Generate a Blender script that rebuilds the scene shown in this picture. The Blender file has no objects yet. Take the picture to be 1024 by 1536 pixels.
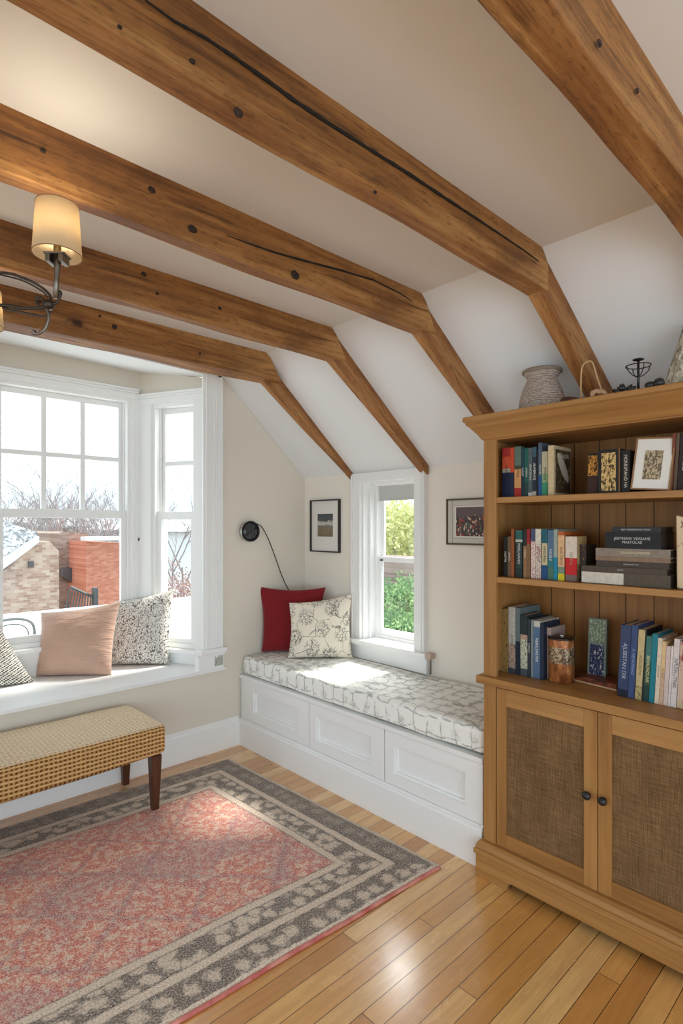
import bpy, bmesh, math, random
from mathutils import Vector, Matrix, noise as mnoise
random.seed(7)
C = bpy.context.scene.collection
PI = math.pi
# ------------------------------------------------------------------ camera geometry
F0, YAW, HOR, CH = 840.0, 0.815, 788.0, 1.5
CAM = Vector((-2.711, -3.282, CH))
FW = Vector((math.cos(YAW), math.sin(YAW), 0)); RT = Vector((math.sin(YAW), -math.cos(YAW), 0)); UP = Vector((0, 0, 1))
def ray(u, v): return FW + RT * ((u - 512) / F0) + UP * ((HOR - v) / F0)
def at(u, v, ax, c):
    """point seen at pixel (u,v) lying on the plane  axis = c"""
    d = ray(u, v); i = 'xyz'.index(ax); return CAM + d * ((c - CAM[i]) / d[i])
def atplane(u, v, p, n):
    d = ray(u, v); return CAM + d * ((p - CAM).dot(n) / d.dot(n))
# ------------------------------------------------------------------ tagging
def tag(o, label=None, cat=None, group=None, kind=None):
    if label: o['label'] = label
    if cat: o['category'] = cat
    if group: o['group'] = group
    if kind: o['kind'] = kind
    return o
def empty(name, loc=(0, 0, 0), rot=(0, 0, 0), label=None, cat=None, group=None, kind=None):
    o = bpy.data.objects.new(name, None); C.objects.link(o); o.location = loc; o.rotation_euler = rot
    o.empty_display_size = .05
    return tag(o, label, cat, group, kind)
# ------------------------------------------------------------------ mesh builder
class MB:
    def __init__(s): s.bm = bmesh.new(); s.mi = 0
    def face(s, vs):
        try:
            f = s.bm.faces.new(vs); f.material_index = s.mi; return f
        except ValueError: return None
    def hexa(s, p):          # 8 points: bottom 4 ccw, top 4 ccw
        v = [s.bm.verts.new(q) for q in p]
        for q in ((3, 2, 1, 0), (4, 5, 6, 7), (0, 1, 5, 4), (1, 2, 6, 5), (2, 3, 7, 6), (3, 0, 4, 7)): s.face([v[i] for i in q])
        return s
    def box(s, a, b):
        x0, x1 = sorted((a[0], b[0])); y0, y1 = sorted((a[1], b[1])); z0, z1 = sorted((a[2], b[2]))
        return s.hexa([(x0, y0, z0), (x1, y0, z0), (x1, y1, z0), (x0, y1, z0), (x0, y0, z1), (x1, y0, z1), (x1, y1, z1), (x0, y1, z1)])
    def prism(s, poly, vec):  # planar polygon extruded by vec
        vec = Vector(vec); a = [s.bm.verts.new(Vector(q)) for q in poly]; b = [s.bm.verts.new(Vector(q) + vec) for q in poly]
        s.face(a[::-1]); s.face(b)
        for i in range(len(a)): j = (i + 1) % len(a); s.face([a[i], a[j], b[j], b[i]])
        return s
    def tube(s, pts, r, n=8, cap=True):
        pts = [Vector(p) for p in pts]; rs = r if isinstance(r, (list, tuple)) else [r] * len(pts); rings = []
        prev = None
        for i, p in enumerate(pts):
            t = (pts[min(i + 1, len(pts) - 1)] - pts[max(i - 1, 0)])
            if t.length < 1e-9: t = Vector((0, 0, 1))
            t.normalize()
            if prev is None:
                a = Vector((0, 0, 1)) if abs(t.z) < .9 else Vector((1, 0, 0)); x = t.cross(a).normalized()
            else: x = (prev - t * prev.dot(t)).normalized()
            prev = x; y = t.cross(x)
            rings.append([s.bm.verts.new(p + (x * math.cos(2 * PI * k / n) + y * math.sin(2 * PI * k / n)) * rs[i]) for k in range(n)])
        for a, b in zip(rings, rings[1:]):
            for k in range(n): s.face([a[k], a[(k + 1) % n], b[(k + 1) % n], b[k]])
        if cap: s.face(rings[0][::-1]); s.face(rings[-1])
        return s
    def lathe(s, prof, n=32, c=(0, 0, 0), cap=True, sq=None):
        c = Vector(c); rings = []
        for r, z in prof:
            ring = []
            for k in range(n):
                a = 2 * PI * k / n; cx, cy = math.cos(a), math.sin(a)
                if sq:
                    e = sq[2]; cx = math.copysign(abs(cx) ** e, cx) * sq[0]; cy = math.copysign(abs(cy) ** e, cy) * sq[1]
                ring.append(s.bm.verts.new(c + Vector((r * cx, r * cy, z))))
            rings.append(ring)
        for a, b in zip(rings, rings[1:]):
            for k in range(n): s.face([a[k], a[(k + 1) % n], b[(k + 1) % n], b[k]])
        if cap: s.face(rings[0][::-1]); s.face(rings[-1])
        return s
    def build(s, name, mats, parent=None, loc=None, smooth=False, bevel=0, seg=2, sub=0, label=None, wn=False):
        me = bpy.data.meshes.new(name)
        bmesh.ops.recalc_face_normals(s.bm, faces=s.bm.faces)
        if loc is not None and parent is None:
            bmesh.ops.translate(s.bm, verts=s.bm.verts, vec=-Vector(loc))
        s.bm.to_mesh(me); s.bm.free()
        if not isinstance(mats, (list, tuple)): mats = [mats]
        for m in mats: me.materials.append(m)
        if smooth:
            for p in me.polygons: p.use_smooth = True
        o = bpy.data.objects.new(name, me); C.objects.link(o)
        if parent is not None: o.parent = parent
        elif loc is not None: o.location = loc
        if bevel:
            b = o.modifiers.new('bevel', 'BEVEL'); b.width = bevel; b.segments = seg; b.limit_method = 'ANGLE'; b.angle_limit = math.radians(40)
            for p in me.polygons: p.use_smooth = True
            try: b.harden_normals = True
            except Exception: pass
        if sub:
            b = o.modifiers.new('sub', 'SUBSURF'); b.levels = sub; b.render_levels = sub
        if label: o['label'] = label
        return o
def frame_pt(o, d, n): # local frame (s along d, t along n, z)
    o = Vector(o); d = Vector(d).normalized(); n = Vector(n).normalized()
    return lambda s, t, z: Vector((o.x + d.x * s + n.x * t, o.y + d.y * s + n.y * t, z))
def obox(mb, fr, s0, s1, t0, t1, z0, z1):
    s0, s1 = sorted((s0, s1)); t0, t1 = sorted((t0, t1)); z0, z1 = sorted((z0, z1))
    mb.hexa([fr(s0, t0, z0), fr(s1, t0, z0), fr(s1, t1, z0), fr(s0, t1, z0), fr(s0, t0, z1), fr(s1, t0, z1), fr(s1, t1, z1), fr(s0, t1, z1)]); return mb
def rectframe(mb, fr, s0, s1, z0, z1, w, t0, t1, wt=None, wb=None):
    wt = wt or w; wb = wb or w
    obox(mb, fr, s0, s0 + w, t0, t1, z0, z1); obox(mb, fr, s1 - w, s1, t0, t1, z0, z1)
    obox(mb, fr, s0 + w, s1 - w, t0, t1, z0, z0 + wb); obox(mb, fr, s0 + w, s1 - w, t0, t1, z1 - wt, z1); return mb
# ------------------------------------------------------------------ materials
def lin(h, k=1.0):
    if isinstance(h, str):
        h = h.lstrip('#'); c = [int(h[i:i + 2], 16) / 255 for i in (0, 2, 4)]
    else: c = [x / 255 for x in h]
    c = [((x + .055) / 1.055) ** 2.4 if x > .04045 else x / 12.92 for x in c]
    return (c[0] * k, c[1] * k, c[2] * k, 1)
class NT:
    def __init__(s, name, rough=.6, spec=.5):
        s.m = bpy.data.materials.new(name); s.m.use_nodes = True; s.t = s.m.node_tree; s.t.nodes.clear()
        s.out = s.t.nodes.new('ShaderNodeOutputMaterial'); s.b = s.t.nodes.new('ShaderNodeBsdfPrincipled')
        s.b.inputs['Roughness'].default_value = rough; s.b.inputs['Specular IOR Level'].default_value = spec
        s.t.links.new(s.b.outputs[0], s.out.inputs[0]); s._c = None
    def set(s, inp, v):
        if v is None: return
        if isinstance(v, bpy.types.NodeSocket): s.t.links.new(v, inp)
        else: inp.default_value = v
    def node(s, ty, ins=None, **kw):
        n = s.t.nodes.new(ty)
        for k, v in kw.items(): setattr(n, k, v)
        if ins:
            for k, v in ins.items(): s.set(n.inputs[k], v)
        return n
    def obj(s):
        if not s._c: s._c = s.node('ShaderNodeTexCoord')
        return s._c.outputs['Object']
    def uv(s):
        if not s._c: s._c = s.node('ShaderNodeTexCoord')
        return s._c.outputs['UV']
    def map(s, v, scale=(1, 1, 1), rot=(0, 0, 0), loc=(0, 0, 0)):
        return s.node('ShaderNodeMapping', {'Vector': v, 'Scale': scale, 'Rotation': rot, 'Location': loc}).outputs[0]
    def noise(s, v, scale=5, detail=4, rough=.5, dist=0, col=False):
        n = s.node('ShaderNodeTexNoise', {'Vector': v, 'Scale': scale, 'Detail': detail, 'Roughness': rough, 'Distortion': dist}); return n.outputs[1 if col else 0]
    def vor(s, v, scale=5, feature='F1', rnd=1.0, out='Distance', dim='3D'):
        n = s.node('ShaderNodeTexVoronoi', None, feature=feature, voronoi_dimensions=dim); s.set(n.inputs['Vector'], v); s.set(n.inputs['Scale'], scale); s.set(n.inputs['Randomness'], rnd); return n.outputs[out]
    def white(s, v, out=0):
        n = s.node('ShaderNodeTexWhiteNoise', {'Vector': v}); return n.outputs[out]
    def ramp(s, f, stops, mode='LINEAR'):
        n = s.node('ShaderNodeValToRGB', {'Fac': f}); r = n.color_ramp; r.interpolation = mode
        while len(r.elements) < len(stops): r.elements.new(.5)
        for e, (p, c) in zip(r.elements, stops):
            e.position = p; e.color = c if not isinstance(c, (int, float)) else (c, c, c, 1)
        return n.outputs[0]
    def math(s, op, a, b=0, c=None, clamp=False):
        n = s.node('ShaderNodeMath', {0: a, 1: b}, operation=op, use_clamp=clamp)
        if c is not None: s.set(n.inputs[2], c)
        return n.outputs[0]
    def mix(s, f, a, b, mode='MIX'):
        n = s.node('ShaderNodeMix', None, data_type='RGBA', blend_type=mode); s.set(n.inputs[0], f); s.set(n.inputs[6], a); s.set(n.inputs[7], b); return n.outputs[2]
    def sep(s, v): n = s.node('ShaderNodeSeparateXYZ', {0: v}); return n.outputs
    def comb(s, x, y, z): return s.node('ShaderNodeCombineXYZ', {0: x, 1: y, 2: z}).outputs[0]
    def bump(s, h, strength=.3, dist=.01):
        n = s.node('ShaderNodeBump', {'Height': h, 'Strength': strength, 'Distance': dist}); s.t.links.new(n.outputs[0], s.b.inputs['Normal'])
    def color(s, c): s.set(s.b.inputs['Base Color'], c)
def plain(name, col, rough=.6, spec=.5, metal=0, bumpn=0, bs=40):
    n = NT(name, rough, spec); n.color(col if not isinstance(col, str) else lin(col)); n.b.inputs['Metallic'].default_value = metal
    if bumpn: n.bump(n.noise(n.obj(), bs, 4), bumpn, .004)
    return n.m
def paint(name, col, var=.03, rough=.7):
    n = NT(name, rough, .3); c = lin(col); f = n.noise(n.obj(), 1.3, 3)
    n.color(n.mix(f, tuple(x * (1 - var) for x in c[:3]) + (1,), tuple(min(1, x * (1 + var)) for x in c[:3]) + (1,)))
    n.bump(n.noise(n.obj(), 120, 3), .06, .002); return n.m
def wood(name, dark, mid, light, axis='x', rot=(0, 0, 0), rough=.5, scale=1.0, knots=True, spec=.4, bump=.25, contrast=1.0):
    n = NT(name, rough, spec); v = n.map(n.obj(), rot=rot)
    k = {'x': (.12, 1, 1), 'y': (1, .12, 1), 'z': (1, 1, .12)}[axis]
    k2 = {'x': (.03, 1, 1), 'y': (1, .03, 1), 'z': (1, 1, .03)}[axis]
    vg = n.map(v, scale=tuple(q * scale for q in k)); vf = n.map(v, scale=tuple(q * scale for q in k2))
    broad = n.noise(vg, 5, 5, .6, .8); fine = n.noise(vf, 60, 4, .6, .3); ring = n.noise(vf, 22, 3, .55, 1.2)
    f = n.math('ADD', n.math('MULTIPLY', broad, .5), n.math('ADD', n.math('MULTIPLY', fine, .22), n.math('MULTIPLY', ring, .28)))
    w = .16 / contrast
    c = n.ramp(f, [(.5 - w, lin(dark)), (.5, lin(mid)), (.5 + w, lin(light))])
    h = fine
    if knots:
        vk = n.map(v, scale={'x': (.5, 1, 1), 'y': (1, .5, 1), 'z': (1, 1, .5)}[axis])
        d = n.vor(n.map(vk, loc=(.3, .7, .1)), 4.2, rnd=1.0)
        dn = n.math('ADD', d, n.math('MULTIPLY', n.noise(v, 40, 3), .10))
        kf = n.ramp(dn, [(.10, 1.0), (.115, .7), (.16, .0)])
        c = n.mix(kf, c, lin(dark, .3))
        st = n.noise(n.map(v, scale={'x': (.06, 1, 1), 'y': (1, .06, 1), 'z': (1, 1, .06)}[axis], loc=(5, 3, 2)), 38, 4, .65, .4)
        c = n.mix(n.ramp(st, [(.30, .75), (.42, 0.0)]), c, lin(dark, .45))
        pt = n.noise(n.map(v, loc=(9, 1, 4)), 2.6, 5, .65, .5); c = n.mix(n.ramp(pt, [(.36, .4), (.5, 0.0)]), c, lin(dark)); spk = n.noise(n.map(v, scale={'x': (.2, 1, 1), 'y': (1, .2, 1), 'z': (1, 1, .2)}[axis], loc=(2, 8, 1)), 130, 3, .7); c = n.mix(n.ramp(spk, [(.34, .45), (.46, 0.0)]), c, lin(dark, .6))
    n.color(c); n.bump(n.math('ADD', h, n.math('MULTIPLY', ring, .6)), bump, .004); return n.m
M = {}
M['wall'] = paint('cream_wall_paint', (224, 216, 202)); M['wall2'] = paint('pale_wall_paint', (236, 229, 217))
M['ceil'] = paint('white_ceiling_paint', (232, 233, 233)); M['trim'] = paint('white_trim_gloss', (240, 240, 238), .015, .38)
M['seatwhite'] = paint('white_cabinet_paint', (238, 238, 237), .015, .42)
M['beam'] = wood('hewn_beam_wood', (84, 48, 20), (148, 98, 49), (190, 142, 84), 'x', rough=.6, contrast=1.3, bump=.5)
SL = math.atan(.904)
M['rafter'] = wood('rafter_wood', (86, 48, 22), (148, 96, 50), (188, 138, 84), 'x', rot=(0, -SL, 0), rough=.6, contrast=1.15, bump=.5)
M['oakx'] = wood('honey_oak_y', (124, 82, 42), (166, 119, 66), (190, 144, 90), 'y', rough=.42, knots=False, contrast=.8, bump=.1)
M['oakz'] = wood('honey_oak_z', (124, 82, 42), (166, 119, 66), (188, 142, 88), 'z', rough=.42, knots=False, contrast=.8, bump=.1)
M['oakback'] = wood('knotty_pine_back', (122, 76, 34), (164, 112, 58), (188, 138, 80), 'z', rough=.5, knots=False, contrast=.8, bump=.1)
M['walnut'] = wood('walnut_leg', (46, 24, 14), (76, 42, 24), (98, 56, 32), 'z', rough=.35, knots=False)
M['black'] = plain('black_metal', (.02, .02, .022, 1), .35, .5, .3); M['iron'] = plain('dark_bronze_iron', (.06, .045, .035, 1), .42, .5, .8, .2, 60)
M['silver'] = plain('brushed_silver', (.6, .58, .55, 1), .3, .5, 1.0); M['nickel'] = plain('aged_nickel', (.2, .17, .14, 1), .4, .5, 1.0)
M['page'] = plain('page_edges', (228, 214, 186) and lin((226, 212, 184)), .8); M['greyblind'] = plain('grey_blind_fabric', lin((190, 190, 186)), .8)
M['crack'] = plain('dark_crack', (.012, .008, .005, 1), .9)
# floor boards
def floor_mat():
    n = NT('honey_strip_floor', .24, .6); n.b.inputs['Coat Weight'].default_value = 1.0; n.b.inputs['Coat Roughness'].default_value = .2; x, y, z = n.sep(n.obj()); PW = .072
    r = n.math('DIVIDE', n.math('ADD', y, 20.0), PW); row = n.math('FLOOR', r); fy = n.math('FRACT', r)
    off = n.math('MULTIPLY', n.white(n.comb(row, 3.1, 0)), 3.0); q = n.math('ADD', n.math('DIVIDE', n.math('ADD', x, 20.0), 3.1), off)
    seg = n.math('FLOOR', q); fx = n.math('FRACT', q); rnd = n.white(n.comb(row, seg, 1.7))
    base = n.ramp(rnd, [(0, lin((190, 130, 66))), (.2, lin((208, 150, 80))), (.55, lin((218, 162, 92))), (.8, lin((226, 174, 104))), (1, lin((236, 194, 132)))])
    vv = n.comb(n.math('MULTIPLY', x, .09), n.math('ADD', y, n.math('MULTIPLY', rnd, 7)), rnd)
    g = n.noise(vv, 34, 5, .6, 1.0); g2 = n.noise(n.comb(n.math('MULTIPLY', x, .22), y, rnd), 9, 6, .7, .3)
    c = n.mix(n.ramp(g, [(.36, 0.0), (.62, 1.0)]), n.mix(.22, base, lin((130, 78, 36))), base)
    c = n.mix(n.ramp(g2, [(.3, .3), (.5, 0.0)]), c, lin((160, 104, 54)))
    e = n.math('MINIMUM', fy, n.math('SUBTRACT', 1.0, fy)); ex = n.math('MULTIPLY', n.math('MINIMUM', fx, n.math('SUBTRACT', 1.0, fx)), 3.1 / PW)
    ee = n.math('MINIMUM', e, ex); gap = n.ramp(ee, [(.008, 1.0), (.022, 0.0)])
    n.color(n.mix(gap, c, lin((52, 28, 14)))); n.set(n.b.inputs['Roughness'], n.ramp(n.noise(n.obj(), 7, 4), [(.3, .17), (.7, .30)]))
    n.bump(n.math('ADD', n.math('MULTIPLY', gap, -1.0), n.math('MULTIPLY', g, .06)), .5, .003); return n.m
M['floor'] = floor_mat()
def glass_mat():
    m = bpy.data.materials.new('window_glass'); m.use_nodes = True; t = m.node_tree; t.nodes.clear()
    o = t.nodes.new('ShaderNodeOutputMaterial'); mx = t.nodes.new('ShaderNodeMixShader'); tr = t.nodes.new('ShaderNodeBsdfTransparent'); gl = t.nodes.new('ShaderNodeBsdfGlossy'); lw = t.nodes.new('ShaderNodeLayerWeight'); pw = t.nodes.new('ShaderNodeMath'); pw.operation = 'POWER'; pw.inputs[1].default_value = 5; fr = t.nodes.new('ShaderNodeMath'); fr.operation = 'MULTIPLY_ADD'; fr.inputs[1].default_value = .8; fr.inputs[2].default_value = .03; t.links.new(lw.outputs['Facing'], pw.inputs[0]); t.links.new(pw.outputs[0], fr.inputs[0])
    tr.inputs[0].default_value = (.97, .98, .98, 1); gl.inputs['Roughness'].default_value = .02
    t.links.new(fr.outputs[0], mx.inputs[0]); t.links.new(tr.outputs[0], mx.inputs[1]); t.links.new(gl.outputs[0], mx.inputs[2]); t.links.new(mx.outputs[0], o.inputs[0]); return m
M['glass'] = glass_mat()
# ------------------------------------------------------------------ room shell
ZC, ZE, SM = 2.53, 1.854, .904
XK = -(ZC - ZE) / SM                      # where the flat ceiling meets the slope
YB = .60                                  # depth of the bay
fl = MB().box((-6, -7, -.12), (.0, 0.0, 0)).build('floor', M['floor']); tag(fl, kind='structure')
cb = MB()
cb.box((-6, -7, ZC), (XK, 0, ZC + .12))
cb.prism([(XK, 0, ZC), (.0, 0, ZE), (.25, 0, ZE + .12), (XK, 0, ZC + .14)], (0, -7, 0))
tag(cb.build('ceiling', M['ceil']), kind='structure')
# bay geometry: right side wall from A0 to A1, front from A1 to B1, left side to B0
A0 = Vector((-.745, .0, 0)); A1 = at(209, 600, 'y', YB); A1.z = 0
XL = -2.06; B1 = Vector((XL, YB, 0)); B0 = Vector((XL - .33, 0, 0)); SEAT = .555
zc1 = at(222.7, 557.7, 'y', YB).z; zc0 = at(0, 511, 'y', YB).z
# wall left (carries the bay): pieces around the opening
T = .14
w = MB()
w.prism([(A0.x, 0, 0), (.15, 0, 0), (.15, 0, ZE - .14), (0, 0, ZE), (XK, 0, ZC), (A0.x, 0, ZC)], (0, T, 0))
w.box((-6, 0, 0), (B0.x, T, ZC)); w.box((B0.x, 0, 0), (A0.x, T, SEAT - .025))
def wallseg(mb, P, Q, z0, ztP, ztQ, hole):
    d = (Q - P).normalized(); nrm = Vector((d.y, -d.x, 0))
    if nrm.y < 0: nrm = -nrm
    L = (Q - P).length; fr = frame_pt(P, d, nrm); s0, s1, h0, h1 = hole
    def col(a, b, za, zb_a, zb_b):
        mb.hexa([fr(a, 0, za), fr(b, 0, za), fr(b, T, za), fr(a, T, za), fr(a, 0, zb_a), fr(b, 0, zb_b), fr(b, T, zb_b), fr(a, T, zb_a)])
    zt = lambda s: ztP + (ztQ - ztP) * s / L
    col(0, s0, z0, zt(0), zt(s0)); col(s1, L, z0, zt(s1), zt(L)); col(s0, s1, z0, h0, h0); col(s0, s1, h1, zt(s0), zt(s1))
    return fr, L
# angled plane helper
dA = (A1 - A0).normalized(); nA = Vector((dA.y, -dA.x, 0)); nA = nA if nA.y > 0 else -nA
def onA(u, v): p = atplane(u, v, A0, nA); return (p - A0).dot(dA), p.z
sA0, _ = onA(295, 700); sA1, _ = onA(227, 700); _, zAt = onA(265, 602); _, zAb = onA(270, 972)
LA = (A1 - A0).length
xw0 = at(-12, 700, 'y', YB).x; xw1 = at(197, 700, 'y', YB).x; zWt = at(192, 597, 'y', YB).z; zWb = at(20, 966, 'y', YB).z
zWb = .735
frA, _ = wallseg(w, A0, A1, SEAT - .06, 2.47, zc1, (sA0, sA1, zAb, zAt))
frF, LF = wallseg(w, A1, B1, SEAT - .06, zc1, zc0 + .01, (A1.x - xw1, A1.x - xw0, zWb, zWt))
frL, _ = wallseg(w, B1, B0, SEAT - .06, zc0 + .01, 2.5, (.15, .55, zWb, zWt))
w.box((B0.x - .1, .02, SEAT - .3), (A0.x + .05, YB + T, SEAT - .06))
tag(w.build('wall_left', M['wall']), kind='structure')
sf = MB(); top = [(A0.x + .03, 0, ZC + .0), (A1.x, YB + T, zc1), (B1.x, YB + T, zc0 + .01), (B0.x, 0, ZC)]
sf.prism([(A0.x + .02, .0, 2.485), (A1.x + .08, YB + T, zc1 - .001), (B1.x, YB + T, zc0 + .009), (B0.x, 0, ZC)], (0, 0, .12))
tag(sf.build('ceiling', M['ceil']), kind='structure')
# wall right with its window opening
YO0, YO1, ZO0, ZO1 = -.61, -1.075, .72, 1.80
w = MB(); X1 = .18
w.box((0, -7, -.1), (X1, YO1, ZE + .02)); w.box((0, YO0, -.1), (X1, .14, ZE + .02)); w.box((0, YO1, -.1), (X1, YO0, ZO0)); w.box((0, YO1, ZO1), (X1, YO0, ZE + .02))
tag(w.build('wall_right', M['wall2']), kind='structure')
# baseboard on the bay wall
b = MB(); b.prism([(0, 0, 0), (0, -.018, 0), (0, -.018, .165), (0, -.012, .172), (0, -.012, .185), (0, -.004, .195), (0, 0, .195)], (-5.4, 0, 0))
o = b.build('baseboard_left', M['trim']); o.location = (-.592, 0, 0); tag(o, kind='structure')
# ------------------------------------------------------------------ windows
def sash(name, fr, s0, s1, z0, z1, t, root, cols=1, rows=1, w=.034, wb=None, wt=None, dep=.032):
    g = MB(); rectframe(g, fr, s0, s1, z0, z1, w, t, t + dep, wt, wb)
    sh = g.build(name, M['trim'], root, bevel=.003)
    a0, a1, b0, b1 = s0 + w, s1 - w, z0 + (wb or w), z1 - (wt or w)
    if cols > 1 or rows > 1:
        m = MB()
        for i in range(1, cols): c = a0 + (a1 - a0) * i / cols; obox(m, fr, c - .0145, c + .0145, t + .004, t + dep - .006, b0, b1)
        for i in range(1, rows): c = b0 + (b1 - b0) * i / rows; obox(m, fr, a0, a1, t + .005, t + dep - .007, c - .0145, c + .0145)
        m.build('muntin', M['trim'], sh)
    p = MB(); obox(p, fr, a0 - .004, a1 + .004, t + dep * .45, t + dep * .45 + .004, b0 - .004, b1 + .004); p.build('pane', M['glass'], sh)
    return sh
def sash_window(name, fr, s0, s1, z0, z1, zr, cols, rows, jam=.03, w=.034, wb=.06, label=None, wt=None):
    root = empty(name, (0, 0, 0), kind='structure')
    j = MB(); rectframe(j, fr, s0, s1, z0, z1, jam, .0, T); obox(j, fr, s0 + jam, s0 + jam + .012, .052, .06, z0, z1); obox(j, fr, s1 - jam - .012, s1 - jam, .052, .06, z0, z1)
    j.build('window_frame', M['trim'], root, bevel=.002)
    sash('upper_sash', fr, s0 + jam, s1 - jam, zr - .018, z1 - jam, .068, root, cols, rows, w, wb=.034, wt=wt)
    sash('lower_sash', fr, s0 + jam, s1 - jam, z0 + jam * .4, zr + .026, .022, root, 1, 1, w, wb=wb, wt=.056)
    return root
zr = at(100, 770, 'y', YB + .03).z
w1 = sash_window('window_1', frF, A1.x - xw1, A1.x - xw0, zWb, zWt, zr, 4 - 1, 2, jam=.028, w=.036)
_, zrA = onA(262, 773)
w2 = sash_window('window_2', frA, sA0, sA1, zAb, zAt, zrA, 1, 2, jam=.03, w=.036, wb=.05)
w4 = sash_window('window_4', frL, .15, .55, zWb, zWt, zr, 1, 2)
# continuous casings, corner mullions and sill of the bay
c = MB()
sR0, sR1 = A1.x - xw1, A1.x - xw0
obox(c, frF, sR0 - .055, sR0 + .006, -.018, 0, zWb - .02, zWt + .02); obox(c, frF, sR0 - .03, sR0 - .02, -.026, -.018, zWb, zWt)
for fr, a, b_, zt in ((frF, .015, LF, zWt), (frA, .0, LA - .01, zAt)):
    obox(c, fr, a, b_, -.02, 0, zt - .005, zt + .035); obox(c, fr, a, b_, -.032, 0, zt + .035, zt + .05); obox(c, fr, a, b_, -.042, 0, zt + .05, zt + .065)
obox(c, frA, sA1 - .005, LA + .0, -.018, 0, zAb - .02, zAt); obox(c, frA, 0, sA0 + .006, -.018, 0, zAb - .02, zAt)
obox(c, frF, sR1 - .006, LF, -.018, 0, zWb - .02, zWt)
c.build('casing', M['trim'], w1, bevel=.002)
mk = MB(); p = at(208, 809, 'y', YB - .02); mk.lathe([(.0055, 0), (.0055, .004)], 10, (0, 0, 0)); o = mk.build('screw_hole', M['black'], w1); o.location = p; o.rotation_euler = (PI / 2, 0, 0); o.scale = (1, 2.2, 1)
s = MB()
obox(s, frA, -.02, LA + .02, -.05, .05, zAb - .028, zAb); obox(s, frA, .0, LA + .03, -.026, .0, SEAT, zAb - .028)
obox(s, frF, -.02, LF, -.05, .05, zWb - .028, zWb); obox(s, frF, .0, LF, -.026, 0, SEAT, zWb - .028)
s.build('sill', M['trim'], w1, bevel=.004)
# fluted trim post at the right side of the bay, on its stool block
t_ = MB(); xa, xb = at(309, 700, 'y', -.02).x, at(333.5, 700, 'y', -.02).x; zb = at(322, 972, 'y', -.02).z
zt_l = 2.43
def postbox(x0, x1, y0, y1, z0):
    m = -SM; zz = lambda x: min(2.484, ZE + m * x - .002)
    t_.hexa([(x0, y0, z0), (x1, y0, z0), (x1, y1, z0), (x0, y1, z0), (x0, y0, zz(x0)), (x1, y0, zz(x1)), (x1, y1, zz(x1)), (x0, y1, zz(x0))])
wd = xb - xa
postbox(xa - .02, xb, -.018, .0, zb)
for f0, f1, dpt in ((.0, .12, .026), (.5, .56, .022), (.64, .70, .022), (.78, .84, .022), (.9, 1.0, .028)): postbox(xa + wd * f0, xa + wd * f1, -dpt, -.017, zb)
tag(t_.build('trim_1', M['trim'], bevel=.0015), kind='structure')
t_ = MB(); zs = at(330, 978, 'y', -.045).z; zs0 = SEAT
t_.box((xa - .05, -.05, zb - .03), (xb + .02, .02, zb)); t_.box((xa - .04, -.038, zb - .042), (xb + .012, .02, zb - .03)); t_.box((xa - .06, -.03, zs0), (xb + .004, .02, zb - .042))
o = t_.build('trim_2', M['trim'], bevel=.003); tag(o, kind='structure')
# worn patch of faint marks on the stool block
nn = NT('worn_marks', .8); v = n_ = nn.map(nn.obj(), scale=(1, 1, .7)); nn.color(nn.mix(nn.ramp(nn.vor(v, 150, 'DISTANCE_TO_EDGE'), [(.06, 1.0), (.14, 0.0)]), lin((205, 208, 196)), lin((120, 126, 112)))); M['worn'] = nn.m
mk = MB(); mk.box((xb - .065, -.0315, zs0 + .018), (xb - .003, -.0295, zb - .052)); mk.build('worn_patch', M['worn'], o)
# header casing line inside the opening (thin rounded mould running round the bay)
# bay seat
s = MB(); s.prism([(-.703, -.022, SEAT - .022), (-.703, .05, SEAT - .022), (A0.x - .0, .05, SEAT - .022), (A1.x, YB, SEAT - .022), (B1.x, YB, SEAT - .022), (B0.x, .02, SEAT - .022), (-5.2, .0, SEAT - .022), (-5.2, -.022, SEAT - .022)][::-1], (0, 0, .022))
ws = empty('window_seat', (-1.6, 0, 0), label='long white built-in seat running through the bay window, above the cream panel', cat='window seat')
o = s.build('seat_board', M['seatwhite'], bevel=.003); o.parent = ws; o.location = (1.6, 0, 0)
s = MB(); s.prism([(0, 0, SEAT - .022), (0, -.014, SEAT - .022), (0, -.012, SEAT - .034), (0, -.006, SEAT - .036), (0, -.005, SEAT - .05), (0, 0, SEAT - .052)], (-4.4, 0, 0)); o = s.build('moulding', M['wall'], ws); o.location = (.885, 0, 0)
# small window on the right wall
frB = frame_pt((0, YO0, 0), (0, -1, 0), (1, 0, 0)); LB = YO0 - YO1
wB = empty('window_3', (0, 0, 0), kind='structure')
g = MB(); obox(g, frB, -.085, .0, -.02, 0, ZO0 - .02, 1.853); obox(g, frB, LB - .0, LB + .088, -.02, 0, ZO0 - .02, 1.853)
obox(g, frB, .0, LB, -.02, 0, ZO1 - .005, 1.853)
obox(g, frB, -.085, -.07, -.028, -.02, ZO0, 1.84); obox(g, frB, LB + .05, LB + .062, -.026, -.02, ZO0, 1.84); obox(g, frB, LB + .076, LB + .088, -.032, -.02, ZO0, 1.84); obox(g, frB, -.012, 0, -.026, -.02, ZO0, ZO1)
g.build('casing', M['trim'], wB, bevel=.002)
g = MB(); TS = .125; rectframe(g, frB, .0, LB, ZO0, ZO1, .012, .0, X1); rectframe(g, frB, .012, LB - .012, ZO0 + .01, ZO1 - .01, .02, TS - .012, X1)
for a, bb in ((.012, .03),): obox(g, frB, a, bb, .05, .058, ZO0, ZO1)
g.build('window_frame', M['trim'], wB, bevel=.002)
zrB = at(600, 840, 'x', TS + .02).z; zgt = at(600, 749, 'x', TS + .03).z; zgb = at(600, 947, 'x', TS + .01).z
sash('upper_sash', frB, .03, LB - .03, zrB - .018, ZO1 - .012, TS + .03, wB, w=.03, dep=.02)
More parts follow.
